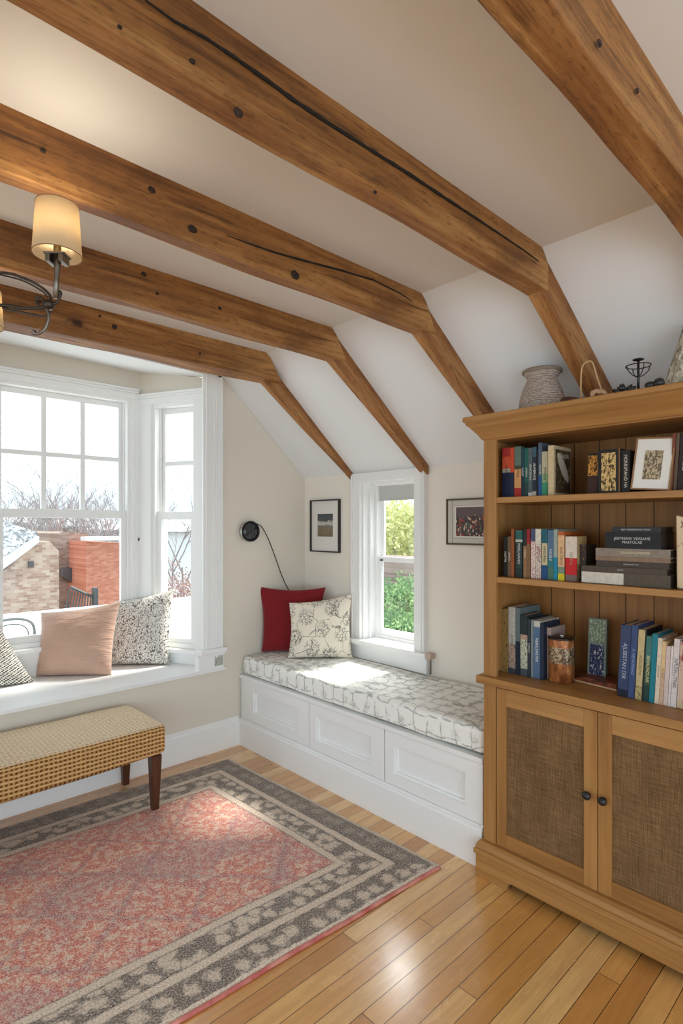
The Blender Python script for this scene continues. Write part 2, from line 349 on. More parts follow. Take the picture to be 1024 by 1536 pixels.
sash('lower_sash', frB, .03, LB - .03, ZO0 + .01, zrB + .018, TS, wB, w=.032, wb=max(.05, zgb - ZO0 - .01), dep=.026)
g = MB(); obox(g, frB, .034, LB - .034, TS + .012, TS + .018, zgt, ZO1 - .02); obox(g, frB, .034, LB - .034, TS + .008, TS + .022, zgt - .006, zgt + .002); g.build('blind', M['greyblind'], wB)
g = MB(); obox(g, frB, .06, .075, TS - .014, TS, zrB - .012, zrB + .0); g.build('sash_catch', M['nickel'], wB)
g = MB(); obox(g, frB, .0, .008, .03, .05, at(552, 766, 'x', .03).z - .01, at(552, 752, 'x', .03).z); g.build('blind_bracket', M['silver'], wB)
g = MB(); obox(g, frB, -.10, LB + .12, -.065, .02, ZO0 - .012, ZO0 + .014); obox(g, frB, -.095, LB + .11, -.05, 0, ZO0 - .026, ZO0 - .012); obox(g, frB, -.085, LB + .1, -.022, 0, .598, ZO0 - .026)
g.build('sill', M['trim'], wB, bevel=.005)
bw = plain('beige_wood_end', lin((196, 172, 152)), .6)
g = MB(); yk = -1.2; g.box((-.055, yk - .03, .70), (-.01, yk + .01, .738)); o = g.build('sill_end_block', bw, wB, bevel=.008)
g = MB(); g.tube([(-.03, yk - .012, .70), (-.03, yk - .012, .61)], .006, 8); g.build('rod', M['nickel'], wB)
# ------------------------------------------------------------------ beams and rafters
BE = [('b0', -2.845, -2.755, 2.375), ('b1', -2.282, -2.215, 2.372), ('b2', -1.717, -1.658, 2.368), ('b3', -1.125, -1.062, 2.372), ('b4', -.548, -.415, 2.375)]
BL = ['topmost and nearest old wooden ceiling beam, cut by the upper right corner of the photo', 'thick ceiling beam with a long dark crack, ending above the bookcase',
      'second long ceiling beam with round knots, passing above the lit lamp shade', 'third ceiling beam, passing just behind the lit lamp shade', 'last ceiling beam, nearest the bay window, passing behind the curled lamp arm']
RL = ['rafter coming down behind the looped handle on top of the bookcase', 'rafter coming down to the left end of the bookcase crown', 'rafter ending just above the right of the small window casing', 'rafter nearest the bay window, ending at the upper left corner of the small window']
NB = ['b0', 'b1', 'b2', 'b3', 'b4']
def hewn(mb_pts_fn, name, mat, n=40, amp=.004, seed=0, **kw):
    """beam as a swept rectangular section with slightly irregular edges; fn(i/n)->4 corners"""
    mb = MB(); rings = []
    for i in range(n + 1):
        f = i / n; q = []
        for k, p in enumerate(mb_pts_fn(f)):
            p = Vector(p); off = mnoise.noise(Vector((p.x * 2.2, p.z * 2.2, k * 7.3 + seed))) * amp
            off2 = mnoise.noise(Vector((p.x * 2.2, p.z * 2.2, k * 5.1 + seed + 40))) * amp
            q.append(mb.bm.verts.new(p + Vector((0, off * (1 if k in (0, 1) else .3), off2 * (1 if k in (0, 1) else 0)))))
        rings.append(q)
    for a, b in zip(rings, rings[1:]):
        for k in range(4): mb.face([a[k], a[(k + 1) % 4], b[(k + 1) % 4], b[k]])
    mb.face(rings[0][::-1]); mb.face(rings[-1])
    return mb.build(name, mat, bevel=.006, seg=2, **kw)
beams = []
for i, (nm, yn, yf, zb_) in enumerate(BE):
    xe = -.72; x0 = -5.6
    def fn(f, yn=yn, yf=yf, zb_=zb_):
        # bottom edge tucks up to the slope at the right end
        x = x0 + (xe + .09 - x0) * f
        xt = min(x, XK + .0); xb_ = x
        return [(xb_, yf, zb_), (xb_, yn, zb_), (xt, yn, ZC + .02), (xt, yf, ZC + .02)]
    o = hewn(fn, 'ceiling_beam', M['beam'], 60, .008, i * 3.3, loc=(-3, (yn + yf) / 2, 2.45))
    tag(o, BL[i], 'beam', 'old wooden ceiling beams', 'thing'); beams.append(o)
RF = [None, dict(y=(-2.272, -2.375), w=(.062, .055), d=(.145, .12)), dict(y=(-1.70, -1.80), w=(.058, .066), d=(.15, .06)),
      dict(y=(-1.112, -1.180), w=(.062, .055), d=(.14, .05)), dict(y=(-.497, -.527), w=(.050, .02), d=(.15, .05))]
RF.append(None)
for i in range(0, 5):
    if i == 0: R_ = dict(y=(-2.835, -2.94), w=(.085, .08), d=(.145, .12))
    else: R_ = RF[i]
    def fn(f, R_=R_):
        x = XK - .02 + (-.004 - (XK - .02)) * f; z = ZE - SM * x
        yn = R_['y'][0] + (R_['y'][1] - R_['y'][0]) * f; w_ = R_['w'][0] + (R_['w'][1] - R_['w'][0]) * f; d_ = R_['d'][0] + (R_['d'][1] - R_['d'][0]) * f
        return [(x, yn + w_, z - d_), (x, yn, z - d_), (x, yn, z + .01), (x, yn + w_, z + .01)]
    o = hewn(fn, 'rafter', M['rafter'], 24, .006, i * 5.7 + 2, loc=(-.4, R_['y'][0], 2.2))
    lab = RL[i - 1] if i else 'rafter at the far right above the shaggy cone, mostly out of the picture'
    tag(o, lab, 'rafter', 'rafters on the sloped ceiling', 'thing')
def knot(u, v, yn, beam, r):
    r *= .74
    p = at(u, v, 'y', yn - .0045) ; g = MB(); rr = random.Random(u)
    ring = [[g.bm.verts.new(Vector((p.x + k * r * 1.25 * math.cos(a * PI / 8) * (1 + .15 * rr.uniform(-1, 1)), p.y + d_, p.z + k * r * math.sin(a * PI / 8) * (1 + .12 * rr.uniform(-1, 1))))) for a in range(16)] for k, d_ in ((1.0, .003), (.8, -.001), (.35, -.0015))]
    for a, b in zip(ring, ring[1:]):
        for k in range(16): g.face([a[k], a[(k + 1) % 16], b[(k + 1) % 16], b[k]])
    g.face(ring[-1]); o = g.build('knot', M['knot'], smooth=True); o.parent = beam; o.matrix_parent_inverse = Matrix.Translation(-Vector(beam.location))
n = NT('knot_wood', .8); n.color(n.ramp(n.math('SINE', n.math('MULTIPLY', n.noise(n.obj(), 30, 3), 60)), [(.2, lin((34, 20, 11))), (.8, lin((60, 36, 20)))])); M['knot'] = n.m
for u, v, r in ((289, 91, .007), (358, 168, .013), (563, 288, .006), (180, 40, .005)): knot(u, v, BE[1][1], beams[1], r)
for u, v, r in ((65, 225, .008), (228, 284, .012), (289, 343, .017), (443, 412, .021)): knot(u, v, BE[2][1], beams[2], r)
for u, v, r in ((216, 411, .012), (236, 440, .008), (118, 372, .006), (330, 462, .010)): knot(u, v, BE[3][1], beams[3], r)
for u, v, r in ((172, 490, .015), (150, 474, .008), (60, 452, .010), (300, 530, .008)): knot(u, v, BE[4][1], beams[4], r)
for u, v, r in ((900, 64, .009), (956, 136, .007)): knot(u, v, BE[0][1], beams[0], r)
# cracks: dark splits lying in the face of the beams
def crack(pts, yn, beam, r=.004, nm='crack'):
    P = [at(u, v, 'y', yn - .003) for u, v in pts]; Q = []
    for a, b in zip(P, P[1:]):
        for k in range(6): Q.append(a.lerp(b, k / 6))
    Q.append(P[-1]); m = MB()
    rs = [r * (.35 + .65 * math.sin(PI * min(1, max(0, i / (len(Q) - 1))))) * (1 + .5 * mnoise.noise(Vector((i * .7, 0, 1)))) for i in range(len(Q))]
    m.tube(Q, rs, 6); o = m.build(nm, M['crack'], smooth=True); o.parent = beam; o.matrix_parent_inverse = Matrix.Translation(-Vector(beam.location)); return o
crack([(218, 0), (262, 32), (310, 58), (350, 85), (400, 120), (440, 150), (500, 190), (560, 228), (615, 262), (660, 292), (700, 318), (745, 348), (785, 375), (808, 392)], BE[1][1], beams[1], .0048)
crack([(340, 353), (375, 366), (410, 378), (460, 392), (510, 405), (560, 420), (600, 440), (618, 452)], BE[2][1], beams[2], .0036)
# ------------------------------------------------------------------ storage bench under the small window
XF = -.575
sb = empty('storage_bench', (-.3, -.97, 0), label='white built-in storage bench with three drawers under the small window', cat='bench')
def ch(mb, name, mat, root, **kw):
    o = mb.build(name, mat, **kw); o.parent = root; o.location = Vector(o.location) - Vector(root.location); return o
y1 = -1.925
g = MB(); g.box((XF + .020, y1, .0), (-.004, -.004, .455)); ch(g, 'carcass', M['seatwhite'], sb)
g = MB(); g.box((XF - .012, y1, .455), (-.004, -.004, .478)); ch(g, 'top_board', M['seatwhite'], sb, bevel=.003)
g = MB(); g.prism([(XF + .012, 0, 0), (-.592, 0, 0), (-.592, 0, .160), (-.588, 0, .168), (-.588, 0, .175), (-.578, 0, .183), (XF + .012, 0, .183)], (0, y1 + .004, 0)); o = ch(g, 'plinth', M['seatwhite'], sb); o.location.y -= .004
ins = [(-.02, -.738, -.16, -.635), (-.744, -1.339, -.80, -1.245), (-1.345, y1 + .004, -1.405, -1.83)]
for a, b, c0, c1 in ins:
    g = MB(); z0, z1, i0, i1 = .186, .452, .245, .392
    g.box((XF - .004, a, z0), (XF + .020, c0, z1)); g.box((XF - .004, c1, z0), (XF + .020, b, z1)); g.box((XF - .004, c0, z0), (XF + .020, c1, i0)); g.box((XF - .004, c0, i1), (XF + .020, c1, z1))
    d = ch(g, 'drawer', M['seatwhite'], sb)
    g = MB(); fr = frame_pt((XF, c0, 0), (0, -1, 0), (1, 0, 0)); L = c0 - c1
    rectframe(g, fr, -.002, L + .002, i0 - .002, i1 + .002, .012, .006, .022)
    o = g.build('panel_moulding', M['trim']); o.parent = d; o.matrix_parent_inverse = (Matrix.Translation(Vector(sb.location)) @ Matrix.Translation(Vector(d.location))).inverted()
# patterned seat cushion
def toile(name, ground, ink, sc):
    n = NT(name, .85, .2); v = n.obj(); wv = n.node('ShaderNodeVectorMath', {0: v, 1: n.node('ShaderNodeVectorMath', {0: n.noise(v, 9, 3, col=True), 1: (.05, .05, .05)}, operation='MULTIPLY').outputs[0]}, operation='ADD').outputs[0]
    e = n.vor(wv, sc, 'DISTANCE_TO_EDGE', .3); line = n.ramp(e, [(.02, .85), (.07, 0.0)])
    brk = n.ramp(n.noise(v, 26, 3), [(.38, 0.0), (.54, 1.0)])
    d = n.vor(n.map(wv, loc=(.03, .05, .02)), sc, 'F1', .3); blob = n.math('MULTIPLY', n.ramp(d, [(.2, 1.0), (.42, 0.0)]), n.ramp(n.noise(v, 95, 4, .7), [(.46, 0.0), (.56, 1.0)]))
    f = n.math('MAXIMUM', n.math('MULTIPLY', line, brk), n.math('MULTIPLY', blob, .75))
    n.color(n.mix(n.math('MULTIPLY', f, .72), lin(ground), lin(ink))); n.bump(n.noise(v, 300, 2), .15, .002); return n.m
M['toile'] = toile('botanical_print_fabric', (243, 242, 236), (112, 114, 112), 12)
cu = MB(); ny, nx = 60, 16
x0, x1, ya, yb = -.572, -.03, -.015, -1.922
def cush_top(x, y): return .602 + .006 * mnoise.noise(Vector((x * 4, y * 3, 0)))
g = MB(); g.box((x0, yb, .482), (x1, ya, .600))
bmesh.ops.subdivide_edges(g.bm, edges=[e for e in g.bm.edges if abs((e.verts[0].co - e.verts[1].co).y) > .1], cuts=24, use_grid_fill=True)
bmesh.ops.subdivide_edges(g.bm, edges=[e for e in g.bm.edges if abs((e.verts[0].co - e.verts[1].co).x) > .1], cuts=7, use_grid_fill=True)
for v in g.bm.verts:
    if v.co.z > .59: v.co.z += .010 * mnoise.noise(Vector((v.co.x * 5, v.co.y * 3, 0))) + .004
    if v.co.x < x0 + .01: v.co.x += .006 * mnoise.noise(Vector((v.co.z * 5, v.co.y * 5, 3)))
o = g.build('seat_cushion', M['toile'], loc=(-.3, -.97, .482), bevel=.028, seg=4)
tag(o, 'long off-white cushion with grey botanical print on top of the storage bench', 'cushion')
g = MB(); e = .006
g.tube([(x0 + .012, ya - .01, .492), (x0 + .008, yb + .01, .492)], .0035, 6); pc_ = g.build('piping', plain('grey_piping', lin((120, 122, 116)), .8), smooth=True); pc_.parent = o; pc_.location = -Vector(o.location)
# ------------------------------------------------------------------ pillows
def pillow(name, px, zb, lean, thick, mat, label, pinch=.07, swap=None, seam=None, side=1, n=26, wr=.004, tri=None, fwd=(0, 0)):
    bl, br, tr, tl = px
    d = [ray(*q) for q in (bl, br)]
    if isinstance(zb, tuple): P = [CAM + d[0] * ((zb[0] - CH) / d[0].z), CAM + d[1] * ((zb[1] - CH) / d[1].z)]; P[0].z = P[1].z = min(zb)
    else: P = [CAM + q * ((zb - CH) / q.z) for q in d]
    e = (P[1] - P[0]); e.z = 0; e.normalize(); n0 = Vector((-e.y, e.x, 0))
    if n0.dot(FW) < 0: n0 = -n0
    up = (UP * math.cos(lean) + n0 * math.sin(lean)); nrm = e.cross(up).normalized()
    if nrm.dot(FW) > 0: nrm = -nrm           # towards the camera
    c4 = [P[0], P[1], atplane(tr[0], tr[1], P[0], nrm), atplane(tl[0], tl[1], P[0], nrm)]
    cen = sum(c4, Vector()) / 4; W = (c4[1] - c4[0]).length; H = (c4[3] - c4[0]).length
    bm = bmesh.new(); uvl = bm.loops.layers.uv.new('UVMap'); grid = {}
    def pos(i, j, s):
        u = -1 + 2 * i / n; v = -1 + 2 * j / n
        u = math.sin(u * PI / 2); v = math.sin(v * PI / 2)
        uu = u * (1 - pinch * (1 - v * v)); vv = v * (1 - pinch * (1 - u * u) * (1 if v > 0 else .35))
        a, b = (uu + 1) / 2, (vv + 1) / 2
        p = c4[0] * (1 - a) * (1 - b) + c4[1] * a * (1 - b) + c4[2] * a * b + c4[3] * (1 - a) * b
        t = thick * (max(0, (1 - u ** 4)) * max(0, (1 - v ** 4))) ** .55 * (.5 + .5 * (1 - .35 * v))
        t += wr * mnoise.noise(Vector((u * 3 + v * 1.2, v * 4, len(name) + s))) * (1 - u ** 4) * (1 - v ** 4) * 2
        return p + nrm * (t * s - thick), (u * W / 2, v * H / 2)
    for s in (1, -1):
        for i in range(n + 1):
            for j in range(n + 1):
                edge = i in (0, n) or j in (0, n)
                if s == -1 and edge: grid[s, i, j] = grid[1, i, j]; continue
                p, q = pos(i, j, s); vt = bm.verts.new(p - cen); grid[s, i, j] = (vt, q)
        for i in range(n):
            for j in range(n):
                q = [grid[s, i, j], grid[s, i + 1, j], grid[s, i + 1, j + 1], grid[s, i, j + 1]]
                if s < 0: q = q[::-1]
                f = bm.faces.new([k[0] for k in q]); f.smooth = True
                for l, k in zip(f.loops, q): l[uvl].uv = k[1]
    bmesh.ops.recalc_face_normals(bm, faces=bm.faces)
    zmin = min(v.co.z for v in bm.verts) + cen.z
    me = bpy.data.meshes.new(name); bm.to_mesh(me); bm.free(); me.materials.append(mat)
    o = bpy.data.objects.new(name, me); C.objects.link(o); base = min(zb) if isinstance(zb, tuple) else zb
    o.location = cen + Vector((fwd[0], fwd[1], base - zmin + .001)); tag(o, label, 'pillow')
    if seam:
        m = MB(); pts = []
        ring = [(i, 0) for i in range(n)] + [(n, j) for j in range(n)] + [(i, n) for i in range(n, 0, -1)] + [(0, j) for j in range(n, 0, -1)]
        for i, j in ring + ring[:1]: pts.append(pos(i, j, 1)[0] - cen)
        m.tube(pts, .0035, 6); q = m.build('piping', seam, smooth=True); q.parent = o
    return o
n = NT('red_velvet', .75, .2); n.color(n.mix(n.noise(n.uv(), 4, 3), lin((112, 14, 22)), lin((134, 22, 30)))); n.bump(n.noise(n.uv(), 400, 2), .1, .002)
n.set(n.b.inputs['Sheen Weight'], .3); M['red'] = n.m
n = NT('blush_velvet', .7, .2); n.color(n.mix(n.noise(n.uv(), 5, 4), lin((184, 146, 126)), lin((206, 170, 150)))); n.set(n.b.inputs['Sheen Weight'], .25)
n.bump(n.noise(n.map(n.uv(), scale=(1.2, 5, 1)), 7, 4, .6), .6, .03); M['blush'] = n.m
n = NT('leopard_print', .85, .2); v = n.uv(); vz = n.map(v, scale=(1, .8, 1)); wv = n.node('ShaderNodeVectorMath', {0: vz, 1: n.node('ShaderNodeVectorMath', {0: n.noise(v, 55, 2, col=True), 1: (.007, .007, 0)}, operation='MULTIPLY').outputs[0]}, operation='ADD').outputs[0]
d = n.vor(wv, 52, 'F1', .75); ringf = n.ramp(d, [(.16, .35), (.26, 1.0), (.42, 1.0), (.52, 0.0)]); br_ = n.ramp(n.noise(v, 90, 2), [(.36, 0.0), (.42, 1.0)])
lf_ = n.math('ABSOLUTE', n.math('SUBTRACT', n.noise(v, 62, 1.5, .4, .6), .5)); c = n.mix(n.ramp(lf_, [(.025, 1.0), (.055, 0.0)]), lin((222, 217, 208)), lin((92, 84, 80))); n.color(c); n.bump(n.noise(v, 200, 2), .3, .003); M['leopard'] = n.m
n = NT('tweed_weave', .9, .1); v = n.uv(); X_, Y_, _z = n.sep(n.map(v, rot=(0, 0, .2)))
sx = n.math('SINE', n.math('MULTIPLY', X_, 300)); sy = n.math('SINE', n.math('MULTIPLY', Y_, 380)); pf = n.math('ADD', n.math('MULTIPLY', sx, sy), n.math('MULTIPLY', n.noise(v, 60, 3), 1.8))
n.color(n.mix(n.ramp(n.math('MULTIPLY', pf, .5), [(.28, 0.0), (.5, 1.0)]), lin((66, 68, 74)), lin((222, 216, 204)))); n.bump(pf, .5, .004); M['tweed'] = n.m
n = NT('etched_floral', .85, .2); v = n.uv(); d = n.vor(n.map(v, rot=(0, 0, .5)), 7.2, 'F1', .25)
wv = n.node('ShaderNodeVectorMath', {0: v, 1: n.node('ShaderNodeVectorMath', {0: n.noise(v, 30, 2, col=True), 1: (.03, .03, 0)}, operation='MULTIPLY').outputs[0]}, operation='ADD').outputs[0]
pet = n.ramp(n.vor(wv, 62, 'DISTANCE_TO_EDGE', .8), [(.05, 1.0), (.12, 0.0)]); msk = n.ramp(d, [(.36, 1.0), (.46, .0)]); br_ = n.ramp(n.noise(v, 60, 2), [(.36, 0.0), (.48, 1.0)])
vine = n.math('MULTIPLY', n.ramp(n.vor(wv, 9, 'DISTANCE_TO_EDGE', .6), [(.008, 1.0), (.028, 0.0)]), 1.0)
n.color(n.mix(n.math('MULTIPLY', n.math('MULTIPLY', n.math('MAXIMUM', n.math('MULTIPLY', pet, msk), vine), br_), .8), lin((232, 222, 204)), lin((96, 92, 88)))); n.bump(n.noise(v, 300, 2), .15, .002); M['floral'] = n.m
ZCU = .608
pillow('throw_pillow', [(391, 980), (481, 980), (488, 882), (387, 881)], ZCU, .08, .038, M['red'], 'plain dark red throw pillow leaning in the corner of the storage bench cushion', .10)
pillow('throw_pillow', [(430, 990), (529, 990), (528, 892), (432, 906)], ZCU, .16, .05, M['floral'], 'cream throw pillow with etched grey flowers, in front of the red pillow', .09)
pillow('throw_pillow', [(44, 1020), (160, 1018), (174, 905), (52, 922)], SEAT, .30, .085, M['blush'], 'blush pink velvet throw pillow on the white bay window seat', .075, wr=.008)
pillow('throw_pillow', [(153, 1002), (249, 1001), (257, 884), (166, 905)], SEAT, .22, .075, M['leopard'], 'white throw pillow with grey leopard spots, right of the pink pillow', .075)
pillow('throw_pillow', [(-72, 1046), (54, 1026), (2, 940), (-112, 952)], SEAT, .30, .06, M['tweed'], 'black and cream woven tweed pillow cut by the left edge, on the window seat', .05)
# ------------------------------------------------------------------ pictures on the right wall
n = NT('seascape_print', .5); X_, Y_, Z_ = n.sep(n.obj()); f = n.math('ADD', n.math('MULTIPLY', Z_, 4.2), n.math('MULTIPLY', n.noise(n.obj(), 60, 4), .22))
band = n.ramp(n.math('ADD', f, .42), [(0, lin((112, 96, 70))), (.42, lin((138, 124, 98))), (.53, lin((128, 122, 112))), (.57, lin((214, 210, 200))), (.66, lin((190, 188, 180))), (.68, lin((84, 88, 92))), (1, lin((70, 76, 84)))])
n.color(n.mix(n.ramp(n.noise(n.map(n.obj(), scale=(1, 3, .5)), 60, 4), [(.4, .35), (.6, 0.0)]), band, lin((50, 44, 34)))); M['art1'] = n.m
n = NT('city_print', .5); v = n.obj(); X_, Y_, Z_ = n.sep(v); q = n.vor(n.map(v, scale=(1, 1, .6)), 120, out='Color'); r_ = n.white(q)
band = n.ramp(r_, [(0, lin((48, 34, 36))), (.45, lin((70, 50, 48))), (.62, lin((150, 60, 44))), (.75, lin((70, 86, 70))), (.88, lin((196, 170, 150))), (1, lin((230, 224, 214)))], 'CONSTANT')
n.color(n.mix(n.ramp(n.math('ADD', Z_, n.math('MULTIPLY', n.noise(v, 20, 2), .08)), [(.06, 0.0), (.075, 1.0)]), band, lin((92, 74, 76)))); M['art2'] = n.m
M['mat'] = plain('white_mat_board', lin((226, 222, 214)), .8); M['framedark'] = plain('dark_frame', lin((46, 40, 36)), .4)
M['framepale'] = plain('pale_grey_frame', lin((196, 190, 180)), .5, .5, 0, .2, 60); M['bronze'] = plain('bronze_frame', lin((98, 78, 56)), .45, .5, .4)
def picture(px, name, fm, fw, aw, ah, art, label, dy=0, dz=0, pale=False):
    a = at(px[0], px[1], 'x', -.02); b = at(px[2], px[3], 'x', -.02); W = a.y - b.y; H = a.z - b.z
    root = empty(name, (-.0, (a.y + b.y) / 2, (a.z + b.z) / 2), label=label, cat='picture')
    fr = frame_pt((0, W / 2, 0), (0, -1, 0), (-1, 0, 0))
    g = MB(); rectframe(g, fr, 0, W, -H / 2, H / 2, fw, .001, .022); g.build('frame', fm, root, bevel=.001)
    if pale:
        g = MB(); rectframe(g, fr, fw, W - fw, -H / 2 + fw, H / 2 - fw, .034, .002, .018); g.build('inner_frame', M['framepale'], root, bevel=.006)
        g = MB(); rectframe(g, fr, fw + .034, W - fw - .034, -H / 2 + fw + .034, H / 2 - fw - .034, .005, .002, .012); g.build('slip', M['mat'], root)
    g = MB(); obox(g, fr, fw * .5, W - fw * .5, .002, .008, -H / 2 + fw * .5, H / 2 - fw * .5); g.build('mat_board', M['mat'], root)
    g = MB(); obox(g, fr, W / 2 - aw / 2 + dy, W / 2 + aw / 2 + dy, .008, .0095, -ah / 2 + dz, ah / 2 + dz); g.build('print', art, root)
    return root
a = at(465, 750, 'x', -.02); b = at(508, 829.5, 'x', -.02)
picture((464.5, 750.5, 508, 829.5), 'framed_picture', M['framedark'], .009, .165, .165, M['art1'], 'framed seascape print in a thin black frame, left of the small window', .0, .005)
picture((669, 748.5, 740, 819), 'framed_picture', M['bronze'], .008, .19, .165, M['art2'], 'framed dark colourful print in a wide pale frame, right of the small window', pale=True)
# ------------------------------------------------------------------ round wall light with cord
p = at(375, 797, 'y', -.03)
wl = empty('wall_light', (p.x, -.0, p.z), label='round black wall light with a silver rim and a long dark cord', cat='wall light')
g = MB(); g.lathe([(.066, 0), (.071, .004), (.072, .018), (.068, .026), (.062, .026)], 40); o = g.build('rim', M['silver'], wl, smooth=True); o.rotation_euler = (PI / 2, 0, 0)
n = NT('dark_glass', .15, .6); n.color(n.mix(n.noise(n.obj(), 14, 3), lin((22, 22, 24)), lin((74, 76, 78)))); M['dglass'] = n.m
g = MB(); g.lathe([(.0, .020), (.061, .022), (.062, .034), (.045, .042), (.02, .046), (.0, .047)], 40, cap=False); o = g.build('lens', M['dglass'], wl, smooth=True); o.rotation_euler = (PI / 2, 0, 0)
g = MB()
for k in range(3):
    rr = .064 + .004 * k
    g.tube([(rr * math.cos(t * PI / 12), -.03 - .004 * k, rr * math.sin(t * PI / 12) * (.97)) for t in range(25)], .0028, 6, cap=False)
for k in range(2): g.tube([(-.055 + .11 * k * .9, -.045, -.03 + .06 * k), (.0, -.052, .0), (.05 - .02 * k, -.045, .03 - .055 * k)], .002, 5)
g.tube([(0, -.05, .055), (.0, -.054, 0), (0, -.05, -.055)], .0025, 5)
g.build('wire_coils', M['black'], wl, smooth=True)
cp = [(381, 784), (392, 790), (402, 808), (412, 834), (422, 862), (430, 880), (437, 892), (441, 906)]
pts = [at(u, v, 'y', -.045 + .004 * i) - Vector((p.x, 0, p.z)) for i, (u, v) in enumerate(cp)]; Q = []
for i in range(len(pts) - 1):
    for k in range(4):
        t = k / 4; p0 = pts[max(i - 1, 0)]; p1 = pts[i]; p2 = pts[i + 1]; p3 = pts[min(i + 2, len(pts) - 1)]
        Q.append(.5 * ((2 * p1) + (p2 - p0) * t + (2 * p0 - 5 * p1 + 4 * p2 - p3) * t * t + (3 * p1 - p0 - 3 * p2 + p3) * t ** 3))
Q.append(pts[-1]); g = MB(); g.tube(Q, .0035, 7); g.build('cord', M['black'], wl, smooth=True)
# ------------------------------------------------------------------ upholstered bench
n = NT('woven_straw_upholstery', .85, .2); v = n.obj(); wv = n.node('ShaderNodeVectorMath', {0: v, 1: n.node('ShaderNodeVectorMath', {0: n.noise(v, 30, 3, col=True), 1: (.007, .007, .007)}, operation='MULTIPLY').outputs[0]}, operation='ADD').outputs[0]
X_, Y_, Z_ = n.sep(wv); K = 2 * PI / .040
sx = n.math('SINE', n.math('MULTIPLY', X_, K)); sy = n.math('SINE', n.math('MULTIPLY', n.math('ADD', Y_, Z_), K)); 
fx = n.math('ABSOLUTE', sx); fy = n.math('ABSOLUTE', sy); w_ = n.math('MULTIPLY', fx, fy); 
w2_ = n.math('MAXIMUM', n.math('MULTIPLY', fx, .8), fy); hf = n.math('ADD', n.math('MULTIPLY', w2_, .72), n.math('MULTIPLY', n.noise(v, 160, 3), .42))
cc = n.ramp(hf, [(.40, lin((92, 56, 26))), (.66, lin((150, 106, 58))), (.82, lin((196, 154, 98))), (1, lin((222, 188, 136)))])
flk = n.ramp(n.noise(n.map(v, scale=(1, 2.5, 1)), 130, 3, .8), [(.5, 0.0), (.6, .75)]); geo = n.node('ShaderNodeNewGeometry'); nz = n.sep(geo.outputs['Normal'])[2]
ctop = n.mix(flk, n.mix(n.ramp(hf, [(.4, 0.0), (.8, 1.0)]), lin((206, 176, 136)), lin((238, 220, 190))), lin((158, 120, 86)))  # flecked weave on top; its paler tone partly paints in light from above
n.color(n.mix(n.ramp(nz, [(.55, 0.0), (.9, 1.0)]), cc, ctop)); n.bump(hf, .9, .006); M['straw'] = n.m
bn = empty('upholstered_bench', (-2.1, -.275, .0145), label='long bench upholstered in woven straw-coloured fabric on dark tapered legs', cat='bench')
g = MB(); g.box((-.73, -.245, .290), (.735, .225, .447))
bmesh.ops.subdivide_edges(g.bm, edges=[e for e in g.bm.edges if abs((e.verts[0].co - e.verts[1].co).x) > .1], cuts=16, use_grid_fill=True)
for v in g.bm.verts:
    v.co.z += .004 * mnoise.noise(Vector((v.co.x * 4, v.co.y * 3, v.co.z)))
    if v.co.z < .35: v.co.z += .012 * (v.co.x / .73)**2 - .012
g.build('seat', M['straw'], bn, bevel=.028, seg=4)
for sx_ in (-1, 1):
    for sy_ in (-1, 1):
        cx, cy = sx_ * .69, -.01 + sy_ * .19; g = MB(); a, b = .028, .017
        tx, ty = cx + sx_ * .0, cy + sy_ * .0
        g.hexa([(tx - b, ty - b, 0), (tx + b, ty - b, 0), (tx + b, ty + b, 0), (tx - b, ty + b, 0), (cx - a, cy - a, .285), (cx + a, cy - a, .285), (cx + a, cy + a, .285), (cx - a, cy + a, .285)])
        g.build('leg', M['walnut'], bn, bevel=.003)
